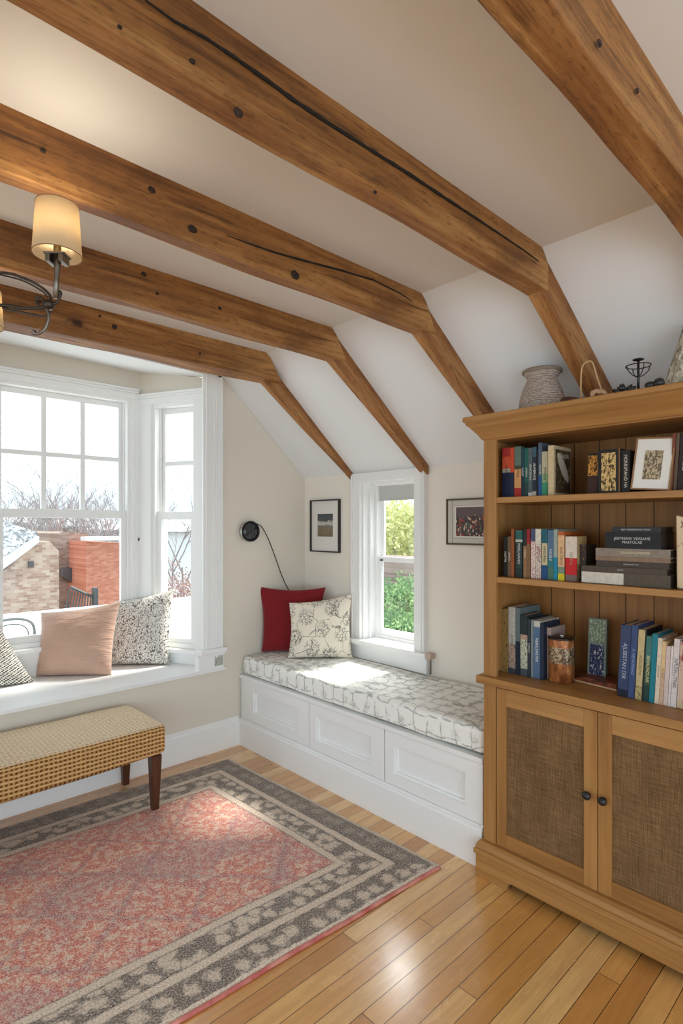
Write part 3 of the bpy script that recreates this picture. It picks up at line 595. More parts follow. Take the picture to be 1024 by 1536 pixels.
# ------------------------------------------------------------------ rug
def rug():
    A, B, D, E_ = Vector((-.716, -1.79, 0)), Vector((-.778, -.175, 0)), Vector((-3.35, -.06, 0)), Vector((-3.2, -1.63, 0))
    RW, RL_ = 1.62, 2.5
    n = NT('oriental_rug', .95, .1); uv = n.uv(); U, V, _ = n.sep(uv)    # U: metres from the right edge, V: metres from the near edge
    jit = n.math('MULTIPLY', n.math('SUBTRACT', n.noise(uv, 26, 3), .5), .012)
    dn = n.math('ADD', n.math('MINIMUM', U, n.math('MINIMUM', V, n.math('MINIMUM', n.math('SUBTRACT', RL_, U), n.math('SUBTRACT', RW, V)))), jit)
    grain = n.noise(uv, 150, 2, .9); g1 = n.noise(uv, 9, 4)
    tan = n.mix(g1, lin((224, 204, 184)), lin((236, 218, 200))); dark = n.mix(g1, lin((120, 110, 102)), lin((148, 136, 126)))
    # pale rosettes inside the dark bands
    wv = n.node('ShaderNodeVectorMath', {0: uv, 1: n.node('ShaderNodeVectorMath', {0: n.noise(uv, 40, 3, col=True), 1: (.055, .055, 0)}, operation='MULTIPLY').outputs[0]}, operation='ADD').outputs[0]
    bn_ = n.math('MULTIPLY', n.math('SUBTRACT', n.noise(uv, 55, 3, .7), .5), .55); b1 = n.ramp(n.math('ADD', n.vor(wv, 12.5, 'F1', .5, dim='2D'), bn_), [(.22, .9), (.44, 0.0)]); b2 = n.ramp(n.math('ADD', n.vor(n.map(wv, loc=(.4, .2, 0)), 15, 'F1', .75, dim='2D'), bn_), [(.26, .9), (.5, 0.0)])
    k = 1 / .34
    def band(a, b): return n.math('MULTIPLY', n.math('GREATER_THAN', dn, a), n.math('LESS_THAN', dn, b))
    nearside = n.math('LESS_THAN', V, n.math('ADD', U, .0))
    outer = n.mix(n.math('MULTIPLY', b1, n.ramp(nearside, [(0, .3), (1, 1.0)])), dark, tan); inner = n.mix(b2, dark, tan)
    # field
    cn = n.noise(uv, 17, 5, .75, .8); cn2 = n.noise(n.map(uv, loc=(4, 2, 0)), 34, 4, .8); cn3 = n.noise(n.map(uv, loc=(9, 5, 0)), 3.2, 3)
    field = n.ramp(cn, [(.36, lin((204, 140, 136))), (.45, lin((216, 126, 114))), (.55, lin((230, 146, 122))), (.66, lin((242, 206, 184)))])
    field = n.mix(n.ramp(cn2, [(.50, 0.0), (.60, .8)]), field, lin((240, 222, 202)))
    field = n.mix(n.ramp(n.vor(wv, 19, 'F1', .8, dim='2D'), [(.12, .6), (.26, 0.0)]), field, lin((238, 220, 204)))
    field = n.mix(n.ramp(cn3, [(.38, .4), (.52, 0.0)]), field, lin((168, 142, 150)))
    lat = n.math('MINIMUM', n.math('ABSOLUTE', n.math('SUBTRACT', n.math('FRACT', n.math('ADD', n.math('MULTIPLY', n.math('ADD', U, V), 2.6), n.math('MULTIPLY', g1, .12))), .5)), n.math('ABSOLUTE', n.math('SUBTRACT', n.math('FRACT', n.math('ADD', n.math('MULTIPLY', n.math('SUBTRACT', U, V), 2.6), n.math('MULTIPLY', g1, .12))), .5)))
    field = n.mix(n.ramp(lat, [(.01, .34), (.07, 0.0)]), field, lin((146, 116, 130)))
    c = n.mix(band(-.1, .018), outer, tan); c = n.mix(n.math('GREATER_THAN', dn, .128), c, tan)
    c = n.mix(n.math('GREATER_THAN', dn, .168), c, inner); c = n.mix(n.math('GREATER_THAN', dn, .272), c, tan)
    c = n.mix(n.math('GREATER_THAN', dn, .312), c, field)
    for e_ in (.128, .168, .272, .312): c = n.mix(n.ramp(n.math('ABSOLUTE', n.math('SUBTRACT', dn, e_)), [(.002, .6), (.005, 0.0)]), c, lin((84, 72, 66)))
    c = n.mix(n.ramp(grain, [(.38, .7), (.5, 0.0)]), c, n.mix(.6, c, lin((60, 50, 46)))); c = n.mix(n.ramp(grain, [(.5, 0.0), (.64, .55)]), c, lin((246, 234, 220)))
    n.color(c); n.bump(n.math('ADD', grain, n.math('MULTIPLY', n.noise(uv, 60, 3), .8)), .9, .006)
    bm = bmesh.new(); uvl = bm.loops.layers.uv.new('UVMap'); NX, NY = 120, 80; vs = {}
    for i in range(NX + 1):
        for j in range(NY + 1):
            a, b = i / NX, j / NY; p = (A * (1 - a) + E_ * a) * (1 - b) + (B * (1 - a) + D * a) * b
            w_ = .006 * mnoise.noise(Vector((p.x * 3, p.y * 3, 0))); edge = min(a * RL_, b * RW, (1 - b) * RW, (1 - a) * RL_)
            z = .013 - (.007 if edge < .004 else 0) + .0015 * mnoise.noise(p * 30)
            cr = Vector((w_, w_, 0))
            vs[i, j] = (bm.verts.new(p + cr + Vector((0, 0, z))), (a * RL_, b * RW))
    for i in range(NX):
        for j in range(NY):
            q = [vs[i, j], vs[i, j + 1], vs[i + 1, j + 1], vs[i + 1, j]]; f = bm.faces.new([t[0] for t in q][::-1]); f.smooth = True
            for l in f.loops: l[uvl].uv = next(t[1] for t in q if t[0] == l.vert)
    # skirt
    per = [vs[i, 0] for i in range(NX + 1)] + [vs[NX, j] for j in range(1, NY + 1)] + [vs[i, NY] for i in range(NX - 1, -1, -1)] + [vs[0, j] for j in range(NY - 1, 0, -1)]
    low = [bm.verts.new(Vector((t[0].co.x, t[0].co.y, .001))) for t in per]
    for i in range(len(per)):
        j = (i + 1) % len(per); f = bm.faces.new([per[i][0], low[i], low[j], per[j][0]])
        for l, t in zip(f.loops, (per[i], per[i], per[j], per[j])): l[uvl].uv = t[1]
    bm.faces.new(low)
    pc = [t[0].co.copy() for t in per]
    bmesh.ops.recalc_face_normals(bm, faces=bm.faces)
    me = bpy.data.meshes.new('area_rug'); bm.to_mesh(me); bm.free(); me.materials.append(n.m); o = bpy.data.objects.new('area_rug', me); C.objects.link(o)
    tag(o, 'faded oriental rug with coral field and grey-brown border on the wood floor', 'rug')
    nb = NT('pink_binding', .9); nb.color(nb.mix(nb.ramp(nb.noise(nb.obj(), 12, 3), [(.4, 0.0), (.6, 1.0)]), lin((190, 96, 92)), lin((214, 142, 130)))); nb.bump(nb.noise(nb.obj(), 300, 2), .5, .003)
    m = MB(); m.tube([pc[i] + Vector((0, -.002, -.003 - .0)) for i in range(NX + 1)], .0085, 8); q = m.build('edge_binding', nb.m, smooth=True, label='pink binding along the near edge'); q.parent = o
    for v in q.data.vertices: v.co.z = max(v.co.z, .001)
    m = MB(); m.tube([pc[-k] + Vector((.001, 0, -.004)) if k else pc[0] for k in range(0, NY + 1)], .006, 6); q = m.build('edge_binding', plain('cream_binding', lin((206, 196, 182)), .9, .2, 0, .5, 200), smooth=True, label='cream binding along the short edge'); q.parent = o
rug()
# ------------------------------------------------------------------ bookcase
BF, BY0, BY1, BBK = -.605, -1.942, -2.93, -.235     # front x, left side, right side, back x
bc = empty('bookcase', (-.42, (BY0 + BY1) / 2, 0), label='tall honey oak bookcase with open shelves above two fabric-panelled doors', cat='bookcase')
def bch(mb, name, mat, label=None, par=None, **kw):
    o = mb.build(name, mat, label=label, **kw)
    if par is None: o.parent = bc; o.location = Vector(o.location) - Vector(bc.location)
    else: o.parent = par; o.location = Vector(o.location)
    return o
for a, b in ((BY0, BY0 - .022), (BY1 + .022, BY1)):
    g = MB(); g.box((BF + .018, a, .86), (BBK, b, 1.90)); bch(g, 'side_panel', M['oakz'])
    g = MB(); g.box((BF + .018, a, .02), (BBK, b, .82)); bch(g, 'side_panel', M['oakz'])
for a, b in ((BY0, BY0 - .060), (BY1 + .06, BY1)):
    g = MB(); g.box((BF, a, .855), (BF + .02, b, 1.88)); bch(g, 'stile', M['oakz'], bevel=.002)
    g = MB(); g.box((BF, a, .12), (BF + .02, b, .822)); bch(g, 'stile', M['oakz'], bevel=.002)
g = MB(); g.box((BBK - .012, BY0 - .02, .85), (BBK, BY1 + .02, 1.90))
for k in range(1, 9): yy = BY0 - .02 - k * .112
bb = bch(g, 'back_panel', M['oakback'])
g = MB(); 
for k in range(1, 9): yy = BY0 - .02 - k * .108; g.box((BBK - .0135, yy, .86), (BBK - .0118, yy - .003, 1.88))
gg = g.build('groove', plain('groove_dark', lin((70, 42, 20)), .9)); gg.parent = bb
ZS1, ZS2, ZCT = 1.619, 1.281, .855
for zs in (ZS1, ZS2): g = MB(); g.box((BF + .004, BY0 - .022, zs - .025), (BBK - .012, BY1 + .022, zs)); bch(g, 'shelf', M['oakx'], bevel=.003)
g = MB(); g.box((BF - .027, BY0 + .022, ZCT - .034), (BBK, BY1 - .022, ZCT)); bch(g, 'counter', M['oakx'], bevel=.004)
g = MB(); g.box((BF + .018, BY0 - .022, .80), (BBK, BY1 + .022, .819)); bch(g, 'top_rail', M['oakx'])
g = MB(); g.box((BF, BY0 - .06, 1.862), (BF + .02, BY1 + .06, 1.90)); bch(g, 'frieze', M['oakx'])
g = MB(); g.box((BF + .02, BY0 - .022, 1.865), (BBK, BY1 + .022, 1.885)); bch(g, 'top_board', M['oakx'])
# crown: profile swept on front and left end (mitred)
prof = [(0, 1.866), (.006, 1.870), (.018, 1.890), (.040, 1.918), (.052, 1.930), (.056, 1.936), (.056, 1.940), (.064, 1.946), (.064, 1.962), (.060, 1.966), (0, 1.966)]
mb = MB(); A_ = []
for o_, z in prof:
    A_.append([mb.bm.verts.new(Vector(q)) for q in ((BBK, BY0 + o_, z), (BF - o_, BY0 + o_, z), (BF - o_, BY1 - o_, z), (BBK, BY1 - o_, z))])
for a, b in zip(A_, A_[1:]):
    for k in range(3): mb.face([a[k], a[k + 1], b[k + 1], b[k]])
mb.face(A_[-1]); mb.face(A_[0][::-1]); mb.face([r[0] for r in A_]); mb.face([r[3] for r in A_])
bch(mb, 'crown_moulding', M['oakx'])
# plinth with bracket feet
PX = -.642
g = MB(); yl, yr = BY0 + .016, BY1 - .016
poly = [(PX, yl, 0), (PX, yl, .098), (PX, yr, .098), (PX, yr, 0), (PX, yr + .14, 0), (PX, yr + .142, .018), (PX, yr + .155, .03), (PX, yl - .168, .034), (PX, yl - .158, .03), (PX, yl - .150, .018), (PX, yl - .148, 0)]
g.prism(poly, (.02, 0, 0)); g.box((PX + .02, yl, .0), (BBK, yl - .02, .098)); g.box((PX + .02, yr, .0), (BBK, yr + .02, .098)); bch(g, 'plinth', M['oakx'], bevel=.002)
mb = MB(); A_ = []
for o_, z in [(0.0, .096), (.041, .096), (.045, .100), (.045, .112), (.041, .117), (.036, .118), (.036, .124), (.028, .138), (.016, .146), (.0, .147)]:
    A_.append([mb.bm.verts.new(Vector(q)) for q in ((BBK, BY0 + o_ * .5, z), (BF - o_, BY0 + o_ * .5, z), (BF - o_, BY1 - o_ * .5, z), (BBK, BY1 - o_ * .5, z))])
for a, b in zip(A_, A_[1:]):
    for k in range(3): mb.face([a[k], a[k + 1], b[k + 1], b[k]])
mb.face(A_[-1]); mb.face(A_[0][::-1]); mb.face([r[0] for r in A_]); mb.face([r[3] for r in A_])
bch(mb, 'base_moulding', M['oakx'])
g = MB(); g.box((BF + .02, BY0 - .02, .125), (BBK, BY1 + .02, .14)); bch(g, 'bottom_board', M['oakx'])
n = NT('linen_door_cloth', .9, .1); v = n.obj(); a_ = n.noise(n.map(v, scale=(1, 1, .035)), 420, 3, .6); b_ = n.noise(n.map(v, scale=(1, .035, 1)), 420, 3, .6); big = n.noise(n.map(v, scale=(1, 1, .5)), 12, 4)
f = n.math('ADD', n.math('MULTIPLY', n.math('ADD', a_, b_), .42), n.math('MULTIPLY', big, .22))
n.color(n.ramp(f, [(.38, lin((88, 64, 40))), (.52, lin((116, 89, 60))), (.66, lin((142, 114, 80)))])); n.bump(f, .6, .003); M['cloth'] = n.m
DX = BF - .002
doors = [(BY0 - .064, -2.4245, -2.384 + .0), (-2.4275, BY1 + .064, -2.474)]
for di, (ya, yb, _) in enumerate(doors):
    z0, z1 = .148, .812
    d = empty('door', (DX, (ya + yb) / 2, .48)); d.parent = bc; d.location = Vector(d.location) - Vector(bc.location); off = Vector((DX, (ya + yb) / 2, .48))
    p0, p1 = (ya - .044, yb + .05) if di == 0 else (ya - .048, yb + .044); pz0, pz1 = .207, .742
    def dloc(o): o.parent = d; o.location = Vector(o.location) - off; return o
    for q0, q1 in ((ya, p0), (p1, yb)): g = MB(); g.box((DX, q0, z0), (DX + .02, q1, z1)); dloc(g.build('door_stile', M['oakz'], bevel=.002))
    for q0, q1 in ((z0, pz0), (pz1, z1)): g = MB(); g.box((DX + .0008, p0, q0), (DX + .02, p1, q1)); dloc(g.build('door_rail', M['oakx'], bevel=.002))
    g = MB(); g.box((DX + .010, p0 + .002, pz0 - .002), (DX + .016, p1 - .002, pz1 + .002)); dloc(g.build('door_panel', M['cloth'], label='brown woven cloth panel'))
    ky = -2.394 if di == 0 else -2.452
    g = MB(); g.lathe([(.006, 0), (.0055, .008), (.009, .011), (.0135, .015), (.0158, .020), (.0155, .025), (.0125, .030), (.007, .0335), (.003, .0345), (.0, .0347)], 24, cap=False)
    k = g.build('knob', M['black'], smooth=True, label='round black knob'); k.rotation_euler = (0, -PI / 2, 0); k.location = (DX, ky, .498); dloc(k)
# ------------------------------------------------------------------ books
_mc = {}
def col(c, rough=.55):
    k = (tuple(c), rough)
    if k not in _mc:
        n = NT('book_cover', rough, .4); a = lin(c); n.color(n.mix(n.ramp(n.noise(n.obj(), 70, 3), [(.4, .0), (.65, .35)]), a, tuple(x * .55 for x in a[:3]) + (1,))); _mc[k] = n.m
    return _mc[k]
def inked(c, ink, sc=150, th=.52):
    k = ('ink', tuple(c), tuple(ink), sc, th)
    if k not in _mc:
        n = NT('printed_cover', .55, .4); v = n.obj(); f = n.ramp(n.noise(n.map(v, scale=(1, 1, .6)), sc, 3, .75), [(th, 0.0), (th + .05, 1.0)]); n.color(n.mix(f, lin(c), lin(ink))); _mc[k] = n.m
    return _mc[k]
LET = 'AEHILMNORSTUVBCDGKP'
def text(body, size, mat, parent, mw, name='title'):
    cu = bpy.data.curves.new(name, 'FONT'); cu.body = body; cu.size = size; cu.align_x = 'CENTER'; cu.align_y = 'CENTER'; cu.extrude = .0002; cu.materials.append(mat)
    t_o = bpy.data.objects.new('tmp_text', cu); C.objects.link(t_o); dg = bpy.context.evaluated_depsgraph_get(); me = bpy.data.meshes.new_from_object(t_o.evaluated_get(dg)); bpy.data.objects.remove(t_o); me.name = name
    o = bpy.data.objects.new(name, me); C.objects.link(o); o.parent = parent; o.matrix_local = mw; return o
def book(loc, t, h, d, bands, label, group, lean=0, title=None, yaw=0, side=None, tc=(230, 225, 210), cat='book', ts=None):
    """upright book; bands: [(height fraction top, colour or material)] from the bottom up"""
    r = random.Random(label); root = empty('book', loc, (lean, 0, yaw), label, cat, group)
    mats = []; g = MB(); z = 0
    for fr_, c in bands:
        mats.append(c if isinstance(c, bpy.types.Material) else col(c)); g.mi = len(mats) - 1
        z2 = h * fr_; g.box((0, -t, z), (.004, 0, z2)); z = z2
    mats.append(side if isinstance(side, bpy.types.Material) else col(side or (bands[-1][1] if not isinstance(bands[-1][1], bpy.types.Material) else (60, 50, 44)))); g.mi = len(mats) - 1
    bt = min(.0028, t * .15)
    g.box((.004, -t, 0), (d, -t + bt, h)); g.box((.004, -bt, 0), (d, 0, h)); g.build('cover', mats, root)
    g = MB(); g.box((.004, -t + bt, .003), (d - .004, -bt, h - .003)); g.build('pages', M['page'], root)
    if title:
        s = ts or min(t * .62, .016); ln = len(title) * s * .62; sq = min(1.0, h * .8 / ln)
        m = Matrix(((0, 0, -1, -.0006), (0, -1, 0, 0), (-1, 0, 0, 0), (0, 0, 0, 1)))
        m = Matrix.Translation((-.0004, -t / 2, h * .5)) @ Matrix(((0, 0, -1, 0), (0, -1, 0, 0), (-1, 0, 0, 0), (0, 0, 0, 1))) @ Matrix.Scale(sq, 4)
        # columns: right=-z, up=-y, normal=-x
        m = Matrix.Translation((-.0004, -t / 2, h * .5)) @ Matrix(((0, 0, -1, 0), (0, -1, 0, 0), (-1, 0, 0, 0), (0, 0, 0, 1)))
        m = m @ Matrix.Diagonal((sq, 1, 1, 1)); text(title, s, col(tc), root, m)
    return root
def row(specs, xr, zs, group, d=.2, z0off=.0008):
    prev = None
    for s in specs:
        u0, u1, vt, bands, label = s[:5]; kw = dict(s[5]) if len(s) > 5 else {}
        x = xr + kw.pop('dx', 0); a = at(u0, vt, 'x', x); b = at(u1, vt, 'x', x); h = a.z - zs; ya = a.y; t = a.y - b.y - .0006
        if prev is not None and ya > prev: t -= ya - prev; ya = prev
        dd = kw.pop('d', d); book((x, ya, zs + z0off), t, h, dd, bands, label, group, **kw); prev = ya - t - .0005
W_, K_, CR = (222, 214, 200), (26, 26, 30), (214, 196, 160)
S1 = 'books standing on the top shelf'
row([
 (753.2, 765.3, 672.5, [(.5, (26, 34, 62)), (.58, (170, 160, 140)), (.82, (206, 84, 54)), (1, (170, 48, 42))], 'book with red top half and navy bottom half, first on the top shelf', dict(title='HLSTORI', tc=(40, 20, 20))),
 (765.3, 770.9, 672, [(.5, (34, 40, 66)), (1, (206, 78, 46))], 'narrow orange-red and navy book, second from the left on the top shelf'),
 (771.3, 781.2, 670.5, [(.18, (176, 44, 40)), (.55, (214, 156, 98)), (.62, (70, 74, 60)), (1, (98, 118, 104))], 'book with grey-green top, tan middle and red foot on the top shelf', dict(title='LETRA', tc=(60, 40, 30))),
 (781.3, 786.3, 671.5, [(.4, (26, 44, 58)), (1, (22, 66, 74))], 'narrow dark teal book on the top shelf', dict(title='ELANSET')),
 (786.4, 792.0, 673, [(.3, (30, 66, 62)), (1, (28, 92, 84))], 'green-teal book in the middle of the left group on the top shelf', dict(title='MORINA')),
 (792.1, 798.3, 672.5, [(.08, (210, 206, 200)), (1, (82, 96, 96))], 'grey-green book with pale lettering on the top shelf', dict(title='ORNITES HLA', tc=(226, 224, 214))),
 (798.4, 804.0, 671, [(.1, (190, 180, 160)), (.8, (34, 42, 58)), (1, (60, 92, 108))], 'navy book with large white spine lettering on the top shelf', dict(title='ALMERHOS', tc=(236, 232, 220), ts=.014)),
 (804.1, 807.2, 675, [(1, (20, 22, 26))], 'thin black book on the top shelf'),
 (807.3, 812.4, 664.6, [(.38, (36, 84, 138)), (1, (86, 98, 116))], 'tallest slim blue-grey book of the left group on the top shelf', dict(title='NEVAL SO')),
 (812.6, 821.4, 678, [(.3, (62, 146, 112)), (.5, (140, 172, 126)), (1, (196, 190, 156))], 'cream book fading to green at its foot on the top shelf', dict(title='EMINSA', tc=(60, 70, 50))),
], -.545, ZS1, S1, .18)
# the thick cream hardback: its dark picture cover faces the gap
ya = at(821.8, 669, 'x', -.56); yb = at(830.2, 669, 'x', -.56)
n = NT('photo_cover', .5, .4); v = n.obj(); X_, Y_, Z_ = n.sep(v)
q = n.math('ADD', n.math('MULTIPLY', n.math('SUBTRACT', Z_, .135), .82), n.math('MULTIPLY', n.math('SUBTRACT', X_, .075), .9)); ell = n.math('ADD', n.math('MULTIPLY', n.math('POWER', q, 2), 620), n.math('MULTIPLY', n.math('POWER', n.math('SUBTRACT', n.math('MULTIPLY', n.math('SUBTRACT', Z_, .13), .6), n.math('MULTIPLY', n.math('SUBTRACT', X_, .08), -.55)), 2), 0))
q2 = n.math('SUBTRACT', n.math('SUBTRACT', Z_, .12), n.math('MULTIPLY', n.math('SUBTRACT', X_, .075), -1.0)); 
along = n.math('SUBTRACT', n.math('MULTIPLY', n.math('SUBTRACT', Z_, .115), .75), n.math('MULTIPLY', n.math('SUBTRACT', X_, .08), .66)); across = n.math('ADD', n.math('MULTIPLY', n.math('SUBTRACT', Z_, .115), .66), n.math('MULTIPLY', n.math('SUBTRACT', X_, .08), .75))
ell = n.math('ADD', n.math('MULTIPLY', n.math('POWER', along, 2), 160), n.math('MULTIPLY', n.math('POWER', across, 2), 1500))
base = n.ramp(n.noise(v, 60, 5, .7), [(.4, lin((38, 30, 22))), (.55, lin((84, 66, 42))), (.68, lin((150, 130, 96)))])
n.color(n.mix(n.ramp(ell, [(.75, 1.0), (.95, 0.0)]), base, lin((186, 174, 156)))); M['cov1'] = n.m
hh = ya.z - ZS1; tt = ya.y - yb.y
bk = book((-.56, ya.y, ZS1 + .001), tt, hh, .155, [(1, (206, 184, 144))], 'thick cream hardback whose dark picture cover faces the gap on the top shelf', S1, side=(196, 176, 140))
g = MB(); g.box((.014, -tt - .0012, .012), (.148, -tt, hh - .014)); g.build('cover_picture', M['cov1'], bk)
text('RENADIS', .026, col((210, 200, 176)), bk, Matrix.Translation((.08, -tt - .0016, hh - .038)) @ Matrix(((1, 0, 0, 0), (0, 0, -1, 0), (0, 1, 0, 0), (0, 0, 0, 1))))
# small things lying in the gap
def flatthing(name, u0, u1, v0, v1, x, dep, mat, label, cat, group=None, zb=None, **kw):
    a = at(u0, v0, 'x', x); b = at(u1, v1, 'x', x); zb = b.z if zb is None else zb
    g = MB(); g.box((x, a.y, zb), (x + dep, b.y, a.z)); o = g.build(name, mat, loc=(x + dep / 2, (a.y + b.y) / 2, zb), bevel=kw.get('bevel', .002)); tag(o, label, cat, group); return o
art = inked((40, 28, 18), (206, 160, 70), 70, .50)
ya = at(880.5, 681, 'x', -.54); yb = at(895.5, 681, 'x', -.54)
book((-.54, ya.y, ZS1 + .001), ya.y - yb.y, ya.z - ZS1, .13, [(.45, (58, 26, 18)), (.95, inked((66, 34, 14), (206, 146, 50), 90, .47)), (1, (20, 16, 14))], 'small dark book with golden flames on its spine on the top shelf', S1, lean=.03)
ya = at(896.6, 676, 'x', -.57); yb = at(930.2, 676, 'x', -.57); hh = ya.z - ZS1; tt = ya.y - yb.y
bk = book((-.57, ya.y, ZS1 + .001), tt, hh, .075, [(1, (24, 20, 18))], 'thick black book box covered with a golden carved picture on the top shelf', S1, side=(24, 20, 18))
g = MB(); g.box((-.0012, -tt + .016, .008), (0, -.012, hh - .012)); g.build('cover_picture', inked((74, 50, 26), (206, 174, 110), 105, .46), bk)
g = MB(); g.box((-.0014, -tt + .001, .0), (0, -tt + .006, hh)); g.build('spine_edge', col((122, 84, 50)), bk)
row([(931.4, 944.5, 676, [(1, (26, 22, 20))], 'black book with white lettering leaning against the framed print on the top shelf', dict(title='MORRSPIAND HA', tc=(214, 206, 190), ts=.016, d=.16))], -.565, ZS1, S1)
# framed print leaning on the shelf
a = at(947.5, 753, 'x', -.575); b = at(1001, 750, 'x', -.575); top_ = at(956, 659, 'x', -.545)
Wf = a.y - b.y + .012; Hf = top_.z - ZS1
pf = empty('framed_print', (-.578, (a.y + b.y) / 2, ZS1 + .001), (0, math.radians(9), 0), 'small print in a white mat and thin brown frame leaning on the top shelf', 'picture')
pf.rotation_euler = (math.radians(4.5), math.radians(7), 0)
fr = frame_pt((0, Wf / 2, 0), (0, -1, 0), (1, 0, 0))
g = MB(); rectframe(g, fr, 0, Wf, 0.005, Hf, .005, 0, .014); g.build('frame', col((150, 112, 76)), pf)
g = MB(); obox(g, fr, .003, Wf - .003, .003, .012, .008, Hf - .003); g.build('mat_board', M['mat'], pf)
g = MB(); obox(g, fr, Wf * .27, Wf * .73, .0015, .003, Hf * .22, Hf * .76); g.build('print', inked((104, 92, 72), (190, 172, 140), 110, .48), pf)
row([(1003.2, 1008.4, 652, [(1, (122, 62, 44))], 'reddish-brown thin book right of the framed print, top shelf', dict(lean=.06)), (1009.2, 1014.2, 652, [(1, (96, 76, 60))], 'brown-grey book second from the right edge on the top shelf', dict(lean=.06)),
     (1015, 1032, 652, [(1, (40, 26, 22))], 'very dark thick book at the right edge of the top shelf', dict(lean=.06, title='LUMOSE'))], -.56, ZS1, S1, .17, z0off=.003)
# middle shelf, standing
S2 = 'books standing on the middle shelf'
row([
 (754.6, 761.0, 806, [(1, (26, 26, 26))], 'black book with white specks, first on the middle shelf', dict(title='NLIETRS', dx=-.0)),
 (761.1, 766.2, 805, [(1, (112, 84, 58))], 'brown book, second on the middle shelf', dict(title='SEFRON')),
 (766.3, 770.8, 793.5, [(1, (150, 84, 46))], 'tall narrow rust-brown book on the middle shelf'),
 (772.8, 783.2, 795.5, [(.2, (30, 44, 44)), (.75, (40, 58, 56)), (.8, (190, 184, 170)), (1, (44, 96, 90))], 'dark teal book with white lettering down its spine on the middle shelf', dict(title='MERLNANO', tc=(226, 222, 210))),
 (784.6, 789.6, 794.5, [(.66, (150, 112, 76)), (1, (40, 40, 44))], 'tan lower half and black upper half book on the middle shelf', dict(title='STRANO', tc=(230, 220, 196))),
 (789.7, 795.2, 794, [(.7, (128, 92, 62)), (1, (148, 28, 38))], 'book with a deep red top on the middle shelf'),
 (796.0, 802.4, 793.5, [(.75, inked((214, 200, 188), (164, 44, 56), 170)), (1, (70, 78, 110))], 'white book with red print and a blue top on the middle shelf'),
 (802.6, 811.0, 793.5, [(.7, inked((206, 198, 184), (150, 60, 66), 200)), (1, (214, 208, 190))], 'pale book with tiny red lettering on the middle shelf', dict(title='ORGHTA', tc=(120, 70, 70))),
 (812.2, 820.6, 794, [(.28, (26, 74, 122)), (.72, (198, 184, 142)), (1, (24, 90, 104))], 'teal and blue book with a cream label on the middle shelf', dict(title='HASORRA', tc=(50, 50, 60))),
 (821.0, 829.8, 795.5, [(.25, (70, 112, 92)), (.45, (40, 110, 118)), (1, (84, 108, 136))], 'grey-blue book fading to green below on the middle shelf', dict(title='NICELE', tc=(210, 216, 220))),
 (830.0, 835.8, 794.5, [(.45, (24, 128, 158)), (1, (150, 164, 150))], 'narrow bright blue and pale book on the middle shelf'),
 (836.6, 846.2, 797.5, [(.14, (214, 196, 30)), (.28, (120, 140, 120)), (.92, (220, 176, 130)), (1, (178, 96, 46))], 'peach book with a yellow foot on the middle shelf', dict(title='ANUTRMS', tc=(110, 70, 50))),
], -.56, ZS2, S2, .19)
ya = at(847.6, 805, 'x', -.56); yb = at(864.6, 805, 'x', -.56); hh = ya.z - ZS2
book((-.56, ya.y, ZS2 + .001), ya.y - yb.y, hh, .09, [(.14, (120, 100, 92)), (.52, (196, 26, 32)), (1, (216, 200, 184))], 'thick white book with a red block, right of the peach one', S2, title='NRIEHL', tc=(160, 140, 128), side=(188, 160, 110))
ya = at(866, 817, 'x', -.535); yb = at(878.5, 817, 'x', -.535)
book((-.535, ya.y, ZS2 + .001), ya.y - yb.y, ya.z - ZS2, .1, [(1, inked((54, 40, 32), (150, 110, 84), 160, .58))], 'short dark brown book beside the white and red one on the middle shelf', S2)
# lying stack
SK = 'books lying in the stack on the middle shelf'
def flat(u0, u1, v0, v1, x, mats, label, title=None, tc=(200, 200, 196), dep=.16, zb=None, split=None, ts=.01, tu=.5):
    a = at(u0, v0, 'x', x); b = at(u1, v0, 'x', x); t = at((u0 + u1) / 2, v0, 'x', x).z - at((u0 + u1) / 2, v1, 'x', x).z
    L = a.y - b.y; root = empty('book', (x, a.y, zb), label=label, cat='book', group=SK); bt = min(.003, t * .16)
    g = MB(); g.box((0, -L, 0), (dep, 0, bt)); g.box((0, -L, t - bt), (dep, 0, t)); g.box((0, -L, bt), (.004, 0, t - bt)); g.build('cover', mats[0], root)
    g = MB(); g.box((.004, -L + .003, bt), (dep - .003, -.003, t - bt)); g.build('pages', col((58, 52, 46)), root)
    if split: g = MB(); g.box((-.001, -L * split, .002), (.0, 0, t - .002)); g.build('spine_label', mats[1], root)
    if title:
        m = Matrix.Translation((-.0012, -L * tu, t * .5)) @ Matrix(((0, 0, -1, 0), (-1, 0, 0, 0), (0, 1, 0, 0), (0, 0, 0, 1))); text(title, ts, col(tc), root, m)
    return zb + t + .0004
z = ZS2 + .0008; xs = -.575
z = flat(872, 1005, 866.5, 885, xs, [col((84, 72, 58)), col((206, 198, 184))], 'bottom book of the lying stack, half brown and half white spine', zb=z, split=.5, dep=.17)
z = flat(872, 1000, 857.5, 866, xs, [col((78, 66, 54))], 'dark brown-grey book, second from the bottom of the lying stack', zb=z, title='ORSATE       .', ts=.006, dep=.165)
z = flat(894, 1003, 853, 862, xs + .004, [col((70, 58, 50))], 'thin dark book in the middle of the lying stack', zb=z, title='HELMNAROST ILDE', ts=.006)
z = flat(893, 1005, 846, 852.5, xs + .002, [col((136, 110, 88))], 'thin tan book below the colourful lettered one in the lying stack', zb=z)
z = flat(893, 1005, 837.5, 850, xs, [col((138, 124, 110)), inked((60, 62, 60), (216, 200, 150), 120, .42)], 'tan-grey book with patchwork lettering in the lying stack', zb=z, title='SEJLEASNAMBERRE', tc=(216, 206, 170), ts=.012, tu=.55)
